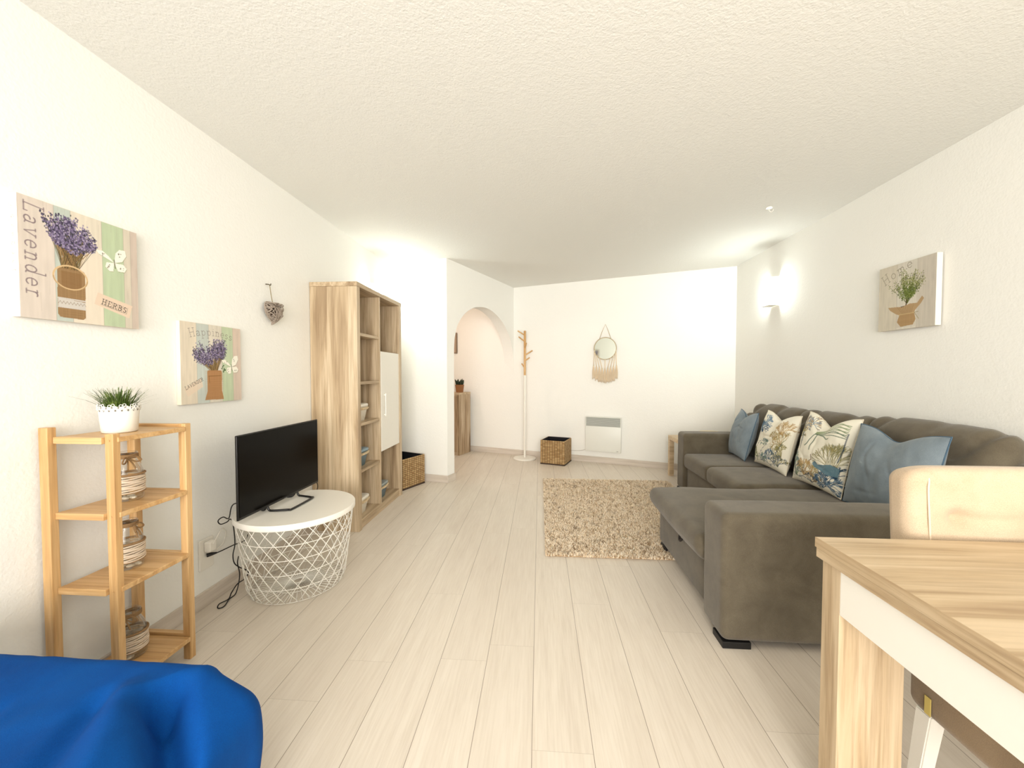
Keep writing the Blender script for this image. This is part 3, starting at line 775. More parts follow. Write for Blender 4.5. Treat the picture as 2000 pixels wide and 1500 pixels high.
# three bottles wrapped in twine
M_twine = plain('jute_twine', (150, 118, 80), .9, bump=(300, .6, .002))
M_yarn = plain('pale_cotton_wrap', (222, 204, 182), .9, bump=(260, .6, .002))
M_shell = plain('white_shell', (232, 224, 206), .5)
def bottle():
    t = thing('twine_bottle', '', 'bottle')
    prof = [(0, 0), (.040, 0), (.044, .006), (.045, .018), (.045, .096), (.043, .112), (.036, .134), (.027, .152), (.025, .160), (.025, .171), (.029, .173), (.029, .181), (.027, .183)]
    obj('glass_body', lathe(nb(), prof + [(.025, .181), (.0225, .16), (.032, .134), (.042, .098), (.042, .01), (0, .005)], 32), M_glass, t, smooth=True)
    bm = nb()
    for k in range(10):
        z = .034 + k * .0062; tube(bm, [((.0472 + .0008 * math.sin(3 * q + k)) * math.cos(q), (.0472 + .0008 * math.sin(3 * q + k)) * math.sin(q), z + .0022 * math.sin(q * 2 + k * 1.7)) for q in [2 * PI * i / 28 for i in range(28)]], .0028, 6, closed=True)
    tube(bm, [(.0458 * math.cos(q), .0458 * math.sin(q), .062) for q in [2 * PI * i / 28 for i in range(28)]], .001, 4, closed=True); obj('cotton_wrap', bm, M_yarn, t, smooth=True)
    bm = nb()
    for z, r_ in ((.099, .0042), (.030, .0024)): obj('twine_band', tube(nb(), [(.0475 * math.cos(q), .0475 * math.sin(q), z) for q in [2 * PI * i / 28 for i in range(28)]], r_, 6, closed=True), M_twine, t, smooth=True)
    bm = nb()
    for z in (.162, .167, .172): tube(bm, [(.029 * math.cos(q), .029 * math.sin(q), z) for q in [2 * PI * i / 22 for i in range(22)]], .003, 6, closed=True)
    c = Vector((.025, -.022, .163))
    for s in (-1, 1): tube(bm, spline([c, c + Vector((.012, .02 * s, .004)), c + Vector((.018, .034 * s, -.012)), c + Vector((.012, .020 * s, -.016)), c], 6), .0028, 6)
    for s in (-1, 1): tube(bm, spline([c, c + Vector((.010, .008 * s, -.02)), c + Vector((.016, .014 * s, -.042))], 6), .0026, 6)
    obj('twine_bow', bm, M_twine, t, smooth=True)
    bm = nb(); rr = random.Random(2)
    for k in range(13):
        a = rr.uniform(0, 2 * PI); r = .033 * math.sqrt(rr.random()); b2 = nb()
        bmesh.ops.create_icosphere(b2, subdivisions=2, radius=1, matrix=T(r * math.cos(a), r * math.sin(a), .012 + .008 * (k % 2)) @ RZ(a * 3) @ Matrix.Diagonal((.014, .010, .006, 1)))
        me_ = bpy.data.meshes.new('tmp'); b2.to_mesh(me_); bm.from_mesh(me_); bpy.data.meshes.remove(me_); b2.free()
    obj('shells', bm, M_shell, t, smooth=True)
    return t
def copy_thing(root, loc, rz, label, group=None, cat=None):
    r = root.copy(); COL.objects.link(r); r.location = loc; r.rotation_euler = (0, 0, rz)
    setp(r, label, cat, group)
    for ch in root.children:
        c = ch.copy(); COL.objects.link(c); c.parent = r
        for g in ch.children:
            d = g.copy(); COL.objects.link(d); d.parent = c
    return r
bt = bottle(); G_b = 'twine-wrapped glass bottles on the bamboo shelf'
bt.location = (-1.572, 1.372, .7155); setp(bt, 'twine-wrapped clear bottle on the second highest board of the bamboo shelf', None, G_b)
copy_thing(bt, (-1.580, 1.372, .4525), .5, 'twine-wrapped clear bottle on the third board down, between the other two bottles', G_b)
copy_thing(bt, (-1.585, 1.38, .0985), -.6, 'twine-wrapped clear bottle on the lowest board, just above the blue bed', G_b)

# ------------------------------------------------------------------ wicker heart
def wicker_heart():
    t = thing('wicker_heart', 'grey wicker heart hanging by a cord left of the tall bookcase', 'wall decoration', (XL + .002, 2.37, 1.50))
    M_tw = plain('grey_twig', (156, 142, 128), .85); M_tw2 = plain('dark_twig', (74, 60, 48), .9)
    def hp(a, k=1.0):  # heart outline, in y,z
        x = 16 * math.sin(a) ** 3; z = 13 * math.cos(a) - 5 * math.cos(2 * a) - 2 * math.cos(3 * a) - math.cos(4 * a)
        return x / 16 * .068 * k, .088 + z / 17 * .082 * k
    bm = nb(); core = nb(); rr = random.Random(9)
    N = 36; ring = [hp(2 * PI * i / N) for i in range(N)]
    front = []
    for dep, sc in ((.010, .72), (.022, .86), (.032, .80), (.042, .5)):
        front.append([core.verts.new((dep, *hp(2 * PI * i / N, sc))) for i in range(N)])
    for A, B in zip(front[:-1], front[1:]):
        for i in range(N): core.faces.new((A[i], A[(i + 1) % N], B[(i + 1) % N], B[i]))
    core.faces.new(front[0][::-1]); core.faces.new(front[-1])
    obj('heart_core', core, M_tw2, t)
    for k in range(4): tube(bm, [(.018 + .006 * k * rr.random() + .003 * math.sin(i + k), y * (1 - .05 * k), .088 + (z - .088) * (1 - .05 * k)) for i, (y, z) in enumerate(ring)], .0038, 6, closed=True)
    for k in range(52):
        i, j = rr.randrange(N), rr.randrange(N)
        if i == j: continue
        a, b = ring[i], ring[j]; L = math.hypot(a[0] - b[0], a[1] - b[1])
        if L < .03: continue
        pts = []
        for s in (0, .25, .5, .75, 1):
            y = a[0] + (b[0] - a[0]) * s; z = a[1] + (b[1] - a[1]) * s; bul = .038 * math.sin(PI * s)
            pts.append((.022 + bul + rr.uniform(0, .004), y, z))
        # keep the notch free
        if any(z > .145 and abs(y) < .012 for _, y, z in pts): continue
        tube(bm, spline(pts, 3), rr.uniform(.0024, .0034), 5)
    obj('heart_weave', bm, M_tw, t, smooth=True)
    bm = nb()
    tube(bm, spline([(.028, 0, .130), (.02, -.004, .18), (.017, -.014, .252)], 4), .0022, 5)
    obj('hanging_cord', bm, plain('olive_cord', (140, 126, 88), .8), t)
    bm = nb(); tube(bm, spline([(-.001, -.028, .256), (.012, -.018, .256), (.022, -.014, .252), (.024, -.013, .262)], 4), .003, 6)
    o = obj('hook', bm, plain('antique_brass', (84, 76, 56), .4, .6), t)
wicker_heart()

# ------------------------------------------------------------------ wire basket table, television
def wire_table():
    cx, cy = -1.382, 2.115
    t = thing('wire_basket_table', 'round white coffee table with a wire lattice basket body', 'table', (cx, cy, 0))
    rt_, rb, h = .300, .250, .412
    prof = [(0, .424), (.296, .424), (.300, .426), (.304, .413), (.307, .413), (.307, .436), (.304, .440), (0, .440)]
    obj('table_top', lathe(nb(), prof, 72), M_wmetal, t, smooth=40)
    def rad(z): 
        s = z / h
        if s < .10: return rb - .028 * (1 - math.sqrt(max(0, 1 - (1 - s / .10) ** 2)))
        return rb + (rt_ - rb - .004) * (s - .10) / .90
    bm = nb(); wr = .0021
    for z in (.006, .085, .165, .245, .325, .408): tube(bm, [(rad(z) * math.cos(q), rad(z) * math.sin(q), z) for q in [2 * PI * i / 56 for i in range(56)]], wr if z < .4 else .003, 6, closed=True)
    n = 25
    for d in (-1, 1):
        for k in range(n):
            a0 = 2 * PI * k / n; pts = []
            for i in range(12):
                s = i / 11; z = .006 + s * (.410 - .006); a = a0 + d * s * math.radians(62)
                pts.append((rad(z) * math.cos(a), rad(z) * math.sin(a), z))
            tube(bm, pts, wr, 5)
    obj('wire_lattice', bm, M_wmetal, t, smooth=True)
    bm = nb(); 
    for k in range(48):
        a = 2 * PI * k / 48; r1 = rad(.004) - .001; tube(bm, [(.026 * math.cos(a), .026 * math.sin(a), .005), (r1 * math.cos(a), r1 * math.sin(a), .005)], wr, 5)
    for rr_ in (.026, .034, .13): tube(bm, [(rr_ * math.cos(q), rr_ * math.sin(q), .0055) for q in [2 * PI * i / 40 for i in range(40)]], .0026, 6, closed=True)
    obj('wire_base', bm, M_wmetal, t, smooth=True)
wire_table()
def television():
    t = thing('television', 'black flat-screen television with a looped wire stand on the round white table', 'television', (-1.468, 2.135, .4408), 0)
    y0, y1 = -.352, .338
    obj('casing', bx(-.012, .0, y0, y1, .031, .452, .004), M_black, t)
    obj('rear_housing', bx(-.046, -.0125, y0 + .12, y1 - .12, .05, .30, .01), M_black, t)
    obj('screen', bx(.0002, .002, y0 + .007, y1 - .007, .045, .446, .0008), M_screen, t)
    # bent wire loop stand
    pts = [(-.014, -.13, .034), (-.004, -.13, .010), (.02, -.128, .0065), (.09, -.108, .0065), (.105, -.09, .0065), (.105, .09, .0065), (.09, .108, .0065), (.02, .128, .0065), (-.004, .13, .010), (-.014, .13, .034)]
    bm = nb(); tube(bm, spline(pts, 4), .0062, 8)
    tube(bm, spline([(-.02, -.13, .034), (-.04, -.12, .0065), (-.09, -.10, .0065), (-.105, -.08, .0065), (-.105, .08, .0065), (-.09, .10, .0065), (-.04, .12, .0065), (-.02, .13, .034)], 4), .0062, 8)
    obj('stand', bm, M_black, t, smooth=True)
    obj('logo', bx(.0021, .0026, -.012, .012, .0335, .0375), plain('grey_print', (120, 118, 114), .4), t)
television()
def cable(name, label, pts, r=.0028, m=None, plug=None, cat='cable'):
    t = thing(name, label, cat, pts[0]); o = Vector(pts[0])
    obj('cord', tube(nb(), [p - o for p in spline(pts, 8)], r, 7), m or M_cable, t, smooth=True)
    return t
c1 = cable('television_cable', 'black cable looping down from the back of the television onto the floor', [(-1.492, 1.90, .52), (-1.560, 1.865, 0.528), (-1.640, 1.928, 0.431), (-1.640, 1.891, 0.450), (-1.640, 1.859, 0.443), (-1.640, 1.874, 0.419), (-1.640, 1.917, 0.415), (-1.640, 1.934, 0.423), (-1.640, 1.954, 0.393), (-1.640, 1.965, 0.282), (-1.640, 1.950, 0.222), (-1.640, 1.959, 0.173), (-1.640, 1.994, 0.133), (-1.600, 1.995, 0.117), (-1.600, 2.006, 0.094), (-1.600, 1.972, 0.078), (-1.600, 1.929, 0.079), (-1.640, 1.934, 0.025), (-1.638, 1.911, 0.005), (-1.640, 1.854, 0.012), (-1.626, 1.831, 0.005), (-1.609, 1.850, 0.005), (-1.633, 1.911, 0.005), (-1.638, 1.959, 0.005), (-1.640, 1.984, 0.047), (-1.640, 1.993, 0.099), (-1.640, 1.980, 0.163), (-1.640, 1.988, 0.198)])
c2 = cable('power_lead', 'black lead running from the wall socket to the back of the white wire table', [(-1.700, 1.852, .264), (-1.67, 1.88, .266), (-1.655, 1.97, .266), (-1.66, 2.06, .255), (-1.665, 2.10, .30), (-1.672, 2.11, .345), (-1.668, 2.15, .30), (-1.672, 2.20, .27), (-1.675, 2.24, .29), (-1.674, 2.34, .275), (-1.672, 2.42, .245), (-1.672, 2.47, .265), (-1.672, 2.56, .23), (-1.670, 2.66, .22), (-1.67, 2.74, .26), (-1.66, 2.785, .34), (-1.655, 2.76, .40)])
bm = tube(nb(), [(0, 0, 0), (.012, .014, .001), (.03, .03, .002)], [.010, .009, .004], 10); obj('plug', bm, M_cable, c2, smooth=40)
def socket():
    t = thing('wall_socket', 'white double wall socket low on the left wall with a white adapter', 'socket', (XL + .0005, 1.862, .27))
    obj('face_plate', bx(0, .010, -.042, .042, -.078, .078, .003), M_white, t)
    obj('adapter', bx(.0105, .045, -.022, .026, .012, .066, .008), M_white, t)
    obj('coiled_lead', tube(nb(), spline([(.045, .0, .05), (.05, .03, .09), (.03, .08, .10), (.015, .115, .06), (.012, .10, .01), (.015, .05, -.005)], 6), .0022, 6), M_white, t, smooth=True)
socket()

# ------------------------------------------------------------------ tall bookcase
def bookcase():
    X0, X1, Y0, Y1, Z = XL + .003, -1.352, 2.808, 3.730, 1.876
    t = thing('bookcase', 'tall oak-look bookcase with open compartments and one white door', 'bookcase', (X0, Y0, 0))
    def B(name, m, x0, x1, y0, y1, z0, z1, bev=.0015, par=None): return obj(name, bx(x0 - X0, x1 - X0, y0 - Y0, y1 - Y0, z0, z1, bev), m, par or t)
    f = X1; w_ = .050
    B('side_panel', M_sonZ, X0, f, Y0, Y0 + w_, 0, Z - .034)
    B('side_panel', M_sonZ, X0, f, Y1 - w_, Y1, 0, Z - .034)
    B('top_panel', M_sonY, X0, f + .002, Y0 - .002, Y1 + .002, Z - .0335, Z)
    B('base_panel', M_sonY, X0, f - .012, Y0 + w_ + .0005, Y1 - w_ - .0005, .0, .070)
    B('back_panel', M_sonZ, X0 + .002, X0 + .010, Y0 + w_ + .001, Y1 - w_ - .001, .0705, Z - .035)
    yd = 3.244
    B('divider', M_sonZ, X0 + .011, f - .010, yd - .0095, yd + .0095, .0705, Z - .0345)
    for zt in (1.505, 1.132, .812, .452):
        B('shelf_board', M_sonY, X0 + .011, f - .014, Y0 + w_ + .0005, yd - .010, zt - .022, zt)
    for zt in (1.388, .533):
        B('shelf_board', M_sonY, X0 + .011, f - .026, yd + .010, Y1 - w_ - .0005, zt - .022, zt)
    d = obj('door', bx(0, .018, 0, (Y1 - w_ - .003) - (yd + .012), 0, .862, .001), M_white, t); d.location = (f - .0255 - X0, yd + .012 - Y0, .520)
    obj('handle', box(box(bx(.0305, .038, .055, .065, .30, .50, .002), .0185, .0305, .056, .064, .31, .318), .0185, .0305, .056, .064, .482, .490), M_white, d)
    return X0, X1
BX0, BX1 = bookcase()
def storage_box(body_c, lid_c, label, loc):
    t = thing('storage_box', label, 'box', loc)
    mb = plain('box_plastic', body_c, .45); ml = plain('lid_plastic', lid_c, .45); mh = plain('beige_band', (214, 190, 152), .5)
    bm = nb()
    def ring(z, sx, sy, r=.02):
        out = []
        for cx, cy, a0 in ((sx - r, sy - r, 0), (-(sx - r), sy - r, 90), (-(sx - r), -(sy - r), 180), (sx - r, -(sy - r), 270)):
            for i in range(5):
                a = math.radians(a0 + i * 22.5); out.append((cx + r * math.cos(a), cy + r * math.sin(a), z))
        return [bm.verts.new(p) for p in out]
    def loft(rs):
        for A, B in zip(rs[:-1], rs[1:]):
            for i in range(len(A)): bm.faces.new((A[i], A[(i + 1) % len(A)], B[(i + 1) % len(A)], B[i]))
        bm.faces.new(rs[0][::-1]); bm.faces.new(rs[-1])
    loft([ring(0, .095, .082), ring(.004, .099, .086), ring(.118, .118, .104)]); obj('body', bm, mb, t, smooth=40)
    bm = nb(); loft([ring(.092, .122, .108), ring(.108, .127, .113), ring(.111, .125, .111)]); 
    box(bm, .112, .139, -.035, .035, .098, .112, .004)
    obj('carrying_band', bm, mh, t, smooth=40)
    bm = nb(); loft([ring(.119, .119, .105), ring(.122, .122, .108), ring(.138, .120, .106), ring(.142, .110, .097)]); obj('lid', bm, ml, t, smooth=40)
    return t
W1, L1 = (226, 218, 202), (238, 232, 220); B1, L2 = (96, 118, 128), (138, 160, 172)
xb = BX1 - .165
storage_box(W1, L1, 'white lidded box on the middle board of the bookcase, highest of its boxes', (xb, 2.985, .8125))
storage_box(B1, L2, 'grey-blue lidded box in the left bookcase column between two white boxes', (xb, 2.985, .4525))
storage_box(W1, L1, 'white lidded box in the lowest left compartment of the bookcase', (xb, 2.985, .0705))
storage_box(B1, (150, 160, 160), 'grey-blue lidded box alone in the bottom compartment under the white door', (xb, 3.385, .0705))
t = thing('book', 'small black book with white lettering standing above the white bookcase door', 'book', (BX1 - .16, 3.37, 1.3885))
obj('cover', bx(-.012, .012, -.070, .070, 0, .125, .002), plain('black_cover', (26, 24, 22), .4), t)
bm = nb(); rr = random.Random(4)
for q in ((-.045, .03), (-.01, .03), (.025, .03)):
    tube(bm, spline([(.0125, q[0] - .01, q[1]), (.0125, q[0] - .012, q[1] + .03), (.0125, q[0] + .006, q[1] + .034), (.0125, q[0] + .004, q[1] + .012), (.0125, q[0] + .014, q[1] - .003)], 4), .0018, 5)
box(bm, .0122, .0128, -.05, .05, .090, .094)
obj('lettering', bm, M_white, t)
def square_basket(label, loc, rz):
    t = thing('woven_basket', label, 'basket', loc, rz)
    s = .165; h = .315; bm = nb()
    for a, b, c, d in ((-s, s, -s, -s + .012), (-s, s, s - .012, s), (-s, -s + .012, -s + .0121, s - .0121), (s - .012, s, -s + .0121, s - .0121)): box(bm, a, b, c, d, .014, h, .003)
    obj('woven_wall', bm, M_wick, t)
    bm = nb(); q = s - .0125
    for a, b, c, d in ((-q, q, -q, -q + .004), (-q, q, q - .004, q), (-q, -q + .004, -q + .0041, q - .0041), (q - .004, q, -q + .0041, q - .0041)): box(bm, a, b, c, d, .02, h + .002)
    box(bm, -q, q, -q, q, .0145, .0195)
    obj('lining', bm, M_wickdark, t)
    bm = nb(); box(bm, -s - .002, s + .002, -s - .002, s + .002, 0, .0135, .002)
    obj('base_trim', bm, plain('dark_trim', (52, 34, 24), .6), t)
    return t
square_basket('woven seagrass basket with black lining in the corner behind the bookcase', (-1.466, 4.052, 0), math.radians(-24.5))
square_basket('woven seagrass basket with black lining on the floor between coat stand and heater', (.222, 5.215, 0), math.radians(-19.5))

# ------------------------------------------------------------------ back wall: coat stand, mirror, heater
def coat_stand():
    t = thing('coat_stand', 'white coat stand with wooden branch pegs beside the archway', 'coat stand', (-.205, 5.40, 0))
    obj('base', lathe(nb(), [(0, 0), (.155, 0), (.158, .004), (.158, .012), (.150, .020), (.02, .026), (0, .026)], 56), M_wmetal, t, smooth=40)
    obj('pole', cyl(nb(), .0155, .026, 1.165, 24), M_wmetal, t, smooth=40)
    obj('wooden_pole', lathe(nb(), [(0, 1.1655), (.0165, 1.1655), (.0165, 1.775), (.013, 1.780), (0, 1.780)], 20), M_bamZ, t, smooth=40)
    for (dx, z0, ex, ez, dy) in ((-.012, 1.722, -.098, 1.778, -.03), (-.012, 1.636, -.088, 1.700, .03), (.006, 1.536, .022, 1.607, -.06), (.012, 1.446, .104, 1.508, .02), (.012, 1.368, .066, 1.408, -.04), (-.012, 1.276, -.044, 1.326, .04)):
        obj('peg', tube(nb(), [(dx * .6, 0, z0), (ex, dy, ez)], .0095, 10), M_bamZ, t, smooth=40)
coat_stand()

def on_back(s, z, off):   # s metres right of the point (0.47, 5.345) along the back wall
    x = .470 + DB.x * s; y = 5.353 + DB.y * s
    return (x - NB.x * off, y - NB.y * off, z)
def mirror():
    t = thing('macrame_mirror', 'round mirror with cream macrame fringe hanging above the heater', 'mirror', on_back(.42, 1.04, .012), -a20)
    zc = .478; r = .142
    obj('mirror_glass', xform(lathe(nb(), [(0, 0), (r, 0), (r, .004), (0, .004)], 48), T(0, -.010, zc) @ RX(PI / 2)), plain('mirror_silver', (206, 210, 202), .04, 1.0), t)
    M_cot = plain('cream_cotton_cord', (236, 216, 186), .9, bump=(300, .5, .002)); M_ring = plain('wrapped_ring', (196, 180, 150), .8, bump=(400, .5, .002))
    obj('ring', tube(nb(), [((r + .002) * math.cos(q), -.016, zc + (r + .002) * math.sin(q)) for q in [2 * PI * i / 56 for i in range(56)]], .0058, 8, closed=True), M_ring, t, smooth=True)
    obj('hanging_cord', tube(nb(), [(-.075, -.016, zc + r * .86), (-.038, -.012, zc + .23), (0, -.008, zc + .318), (.038, -.012, zc + .23), (.075, -.016, zc + r * .86)], .0034, 6), M_ring, t, smooth=True)
    rr = random.Random(3)
    for k, a in enumerate((-172, -158, -140, -120, -90, -60, -40, -22, -8)):
        x0 = r * math.cos(math.radians(a)); z0 = zc + r * math.sin(math.radians(a))
        bm = nb(); xc = -.148 + .296 * k / 8
        zt = .215 + abs(xc) * .25; tube(bm, [(x0, -.018, z0), (x0 * .5 + xc * .5, -.02, (z0 + zt) / 2), (xc, -.02, zt)], .0046, 6)
        zb = .02 + 2.6 * xc * xc + rr.uniform(0, .012)
        for j in range(9):
            xx = xc + (j - 4) * .0042
            tube(bm, spline([(xc + (j - 4) * .0014, -.02 + .004 * math.sin(j), zt), (xx, -.02 + .006 * math.sin(j * 2.1), (zt + zb) / 2), (xx + rr.uniform(-.003, .003), -.018 + .006 * math.sin(j * 1.3), zb + rr.uniform(-.008, .012))], 3), .0021, 5)
        obj('tassel', bm, M_cot, t, smooth=True)
mirror()
def heater():
    t = thing('wall_heater', 'flat white electric wall heater with a slatted grille under the mirror', 'heater', on_back(.172, .158, .0005), -a20)
    w_, h_ = .462, .462
    M_ht = plain('heater_white', (232, 232, 224), .4)
    bm = nb(); box(bm, 0, w_, -.058, -.012, 0, h_ - .125, .004); box(bm, 0, w_, -.050, -.012, h_ - .1248, h_ - .012, .002); box(bm, 0, w_, -.058, -.012, h_ - .0118, h_, .003)
    for a, b in ((0, .008), (w_ - .008, w_)): box(bm, a, b, -.058, -.0505, h_ - .1248, h_ - .012)
    box(bm, .05, w_ - .05, -.0118, 0, .08, h_ - .08)
    obj('body', bm, M_ht, t, smooth=40)
    bm = nb()
    for k in range(9):
        z = h_ - .118 + k * .0118; box(bm, .009, w_ - .009, -.058, -.0505, z, z + .0052, 0, M=None)
    obj('grille', bm, plain('grille_grey', (206, 208, 200), .5), t)
    bm = nb(); box(bm, .009, w_ - .009, -.0504, -.0502, h_ - .1245, h_ - .0125); obj('grille_shadow_gap', bm, plain('grille_gap_shade', (150, 152, 146), .7), t)  # grey sheet behind the slats, its colour stands in for the gaps' shade
    obj('badge', bx(w_ - .055, w_ - .03, -.0588, -.0582, .016, .022), plain('badge_grey', (150, 148, 142), .5), t)
    obj('power_cord', tube(nb(), spline([(.001, -.03, .012), (-.03, -.02, .0), (-.10, -.008, -.016), (-.19, -.006, -.022), (-.26, -.006, -.020)], 6), .0032, 6), plain('white_cord', (206, 200, 190), .6), t, smooth=True)
heater()

# hall beyond the arch: console seen end-on, cactus, picture
M_plank = wood('brushed_oak_upright', (120, 96, 68), (176, 150, 118), (206, 186, 158), 'Z', .6, 1.6, .8)
cb = Vector((-1.156, 5.520, 0)); 
def console():
    ang = -a20; t = thing('hall_console', 'narrow upright-grained oak cabinet in the hall behind the archway', 'cabinet', (cb.x, cb.y + .012, 0), ang)
    W_, D_, H_ = .9, .318, .91   # local: x along the back wall to the left, y towards the wall
    obj('body', bx(-W_, 0, 0, D_, 0, H_ - .0305, .002), M_plank, t)
    obj('top', bx(-W_ - .002, .004, -.004, D_, H_ - .03, H_, .002), M_tabX, t)
    for k in range(2):
        d = obj('door', bx(-W_ + .02 + k * .435, -W_ + .445 + k * .435, -.016, -.0005, .05, H_ - .05, .002), M_plank, t)
        obj('knob', xform(cyl(nb(), .011, .0165, .035, 14), T(-W_ + (.41 if k == 0 else .49), 0, .5) @ RX(PI / 2)), M_wmetal, d)
    return t
console()
def cactus():
    p = cb + DB * (-.085) + NB * .15
    t = thing('potted_succulent', 'small dark green succulent in a brown pot on the hall cabinet', 'plant', (p.x, p.y + .012, .9105))
    obj('pot', lathe(nb(), [(0, 0), (.052, 0), (.066, .108), (.068, .112), (.064, .114), (.058, .106), (0, .104)], 32), plain('terracotta_brown', (150, 100, 58), .7, bump=(60, .3, .003)), t, smooth=40)
    bm = nb(); rr = random.Random(8)
    for k in range(26):
        a = rr.uniform(0, 2 * PI); r = .048 * math.sqrt(rr.random()); L = rr.uniform(.04, .10)
        b = Vector((r * math.cos(a), r * math.sin(a), .106)); d = Vector((math.cos(a) * r * 9, math.sin(a) * r * 9, 1)).normalized()
        tube(bm, [b, b + d * L * .35, b + d * L * .75, b + d * L], [.008, .013, .010, .002], 7)
    obj('leaves', bm, plain('dark_green_leaf', (34, 48, 26), .6), t, smooth=True)
cactus()
p = Vector((-1.275, 0, 0)); yb = (5.19 - (-1.275) * NB.x) / NB.y
t = thing('hall_picture', 'brownish framed picture on the hall wall seen at the left of the arch', 'picture', (-1.275, yb - .002, 1.50), -a20)
obj('frame', box(box(box(bx(-.30, 0, -.018, -.001, 0, .02, .002), -.30, 0, -.018, -.001, .30, .32, .002), -.30, -.28, -.018, -.001, .0205, .2995), -.02, 0, -.018, -.001, .0205, .2995), plain('brown_frame', (140, 120, 100), .5), t)
obj('picture_sheet', bx(-.2795, -.0205, -.010, -.002, .0205, .2995), plain('sepia_print', (178, 156, 134), .7, bump=(30, .2, .002)), t)

# ------------------------------------------------------------------ small side table behind the sofa, with two trays
M_lt = wood('light_oak_table', (190, 164, 128), (208, 184, 148), (222, 200, 166), 'X', .45, 1.6, .5)
def side_table():
    t = thing('side_table', 'small square light-oak side table between sofa and back wall', 'table', (1.505, 4.150, 0))
    obj('top', bx(0, .52, 0, .515, .425, .472, .003), M_lt, t)
    for a in (0.001, .519 - .052):
        for b in (0.001, .514 - .052): obj('leg', bx(a, a + .052, b, b + .052, 0, .4245, .002), M_lt, t)
side_table()
def tray(z, label, tw):
    t = thing('shallow_bowl', label, 'bowl', (1.90, 4.43, z), tw)
    M_bowl = plain('cream_bowl', (232, 212, 168), .35)
    obj('body', lathe(nb(), [(0, 0), (.06, 0), (.13, .020), (.140, .034), (.136, .034), (.12, .022), (0, .008)], 48), M_bowl, t, smooth=True)
    obj('dark_mark', bx(-.146, -.128, -.016, .016, .014, .034, .003), plain('brown_clasp', (96, 66, 40), .6), t)
tray(.4725, 'lower of two pale shallow bowls stacked on the side table', PI * .12)
tray(.4725 + .0345, 'upper of two pale shallow bowls stacked on the side table', PI * .12)

# ------------------------------------------------------------------ shag rug
def rug():
    x0, x1, y0, y1 = .042, 1.400, 2.512, 4.345
    t = thing('rug', 'beige shag rug on the pale plank floor in front of the sofa', 'rug', (x0, y0, 0))
    w_, h_ = x1 - x0, y1 - y0
    obj('backing', bx(.010, w_ - .010, .010, h_ - .004, .0008, .007, .002), plain('rug_base', (176, 146, 108), .95), t)
    r = np.random.RandomState(11); n = 85000
    px = r.rand(n) * w_; py = r.rand(n) * h_
    a = r.rand(n) * 2 * PI; lean = .006 + r.rand(n) * .014; hh = .012 + r.rand(n) * .011
    cl = noi(px * 22, py * 22, 5.0) + .8 * noi(px * 60, py * 60, 8.0)
    a = a * .6 + cl * 3.0
    wd = .0013 + r.rand(n) * .0016
    dx, dy = np.cos(a), np.sin(a)
    V = np.zeros((n, 6, 3)); sx, sy = -dy * wd, dx * wd
    for k, (s, hz) in enumerate(((0, 0), (.45, .7), (1.0, 1.0))):
        cx_ = np.clip(px + dx * lean * s, -.006, w_ + .006); cy_ = np.clip(py + dy * lean * s, -.006, h_ + .006)
        wk = 1 - .5 * s
        V[:, 2 * k, 0] = cx_ - sx * wk; V[:, 2 * k, 1] = cy_ - sy * wk; V[:, 2 * k + 1, 0] = cx_ + sx * wk; V[:, 2 * k + 1, 1] = cy_ + sy * wk
        V[:, 2 * k:2 * k + 2, 2] = (.0055 + hh * hz * (1 - .2 * s))[:, None]
    i = np.arange(n)[:, None] * 6
    F = np.concatenate([i + np.array([[0, 1, 3, 2]]), i + np.array([[2, 3, 5, 4]])])
    pal = np.array([lin((238, 218, 190)), lin((246, 230, 206)), lin((224, 200, 168)), lin((250, 240, 222)), lin((186, 156, 120))])
    idx = r.choice(5, n, p=[.34, .28, .2, .12, .06]); C = np.repeat(pal[idx][:, None, :], 6, 1) * (1 + .12 * cl)[:, None, None]
    me = npmesh('pile', V.reshape(-1, 3), F, np.clip(C.reshape(-1, 3), 0, 1))
    obj('pile', me, attr_mat('shag_pile', .95), t)
    return t
rug()

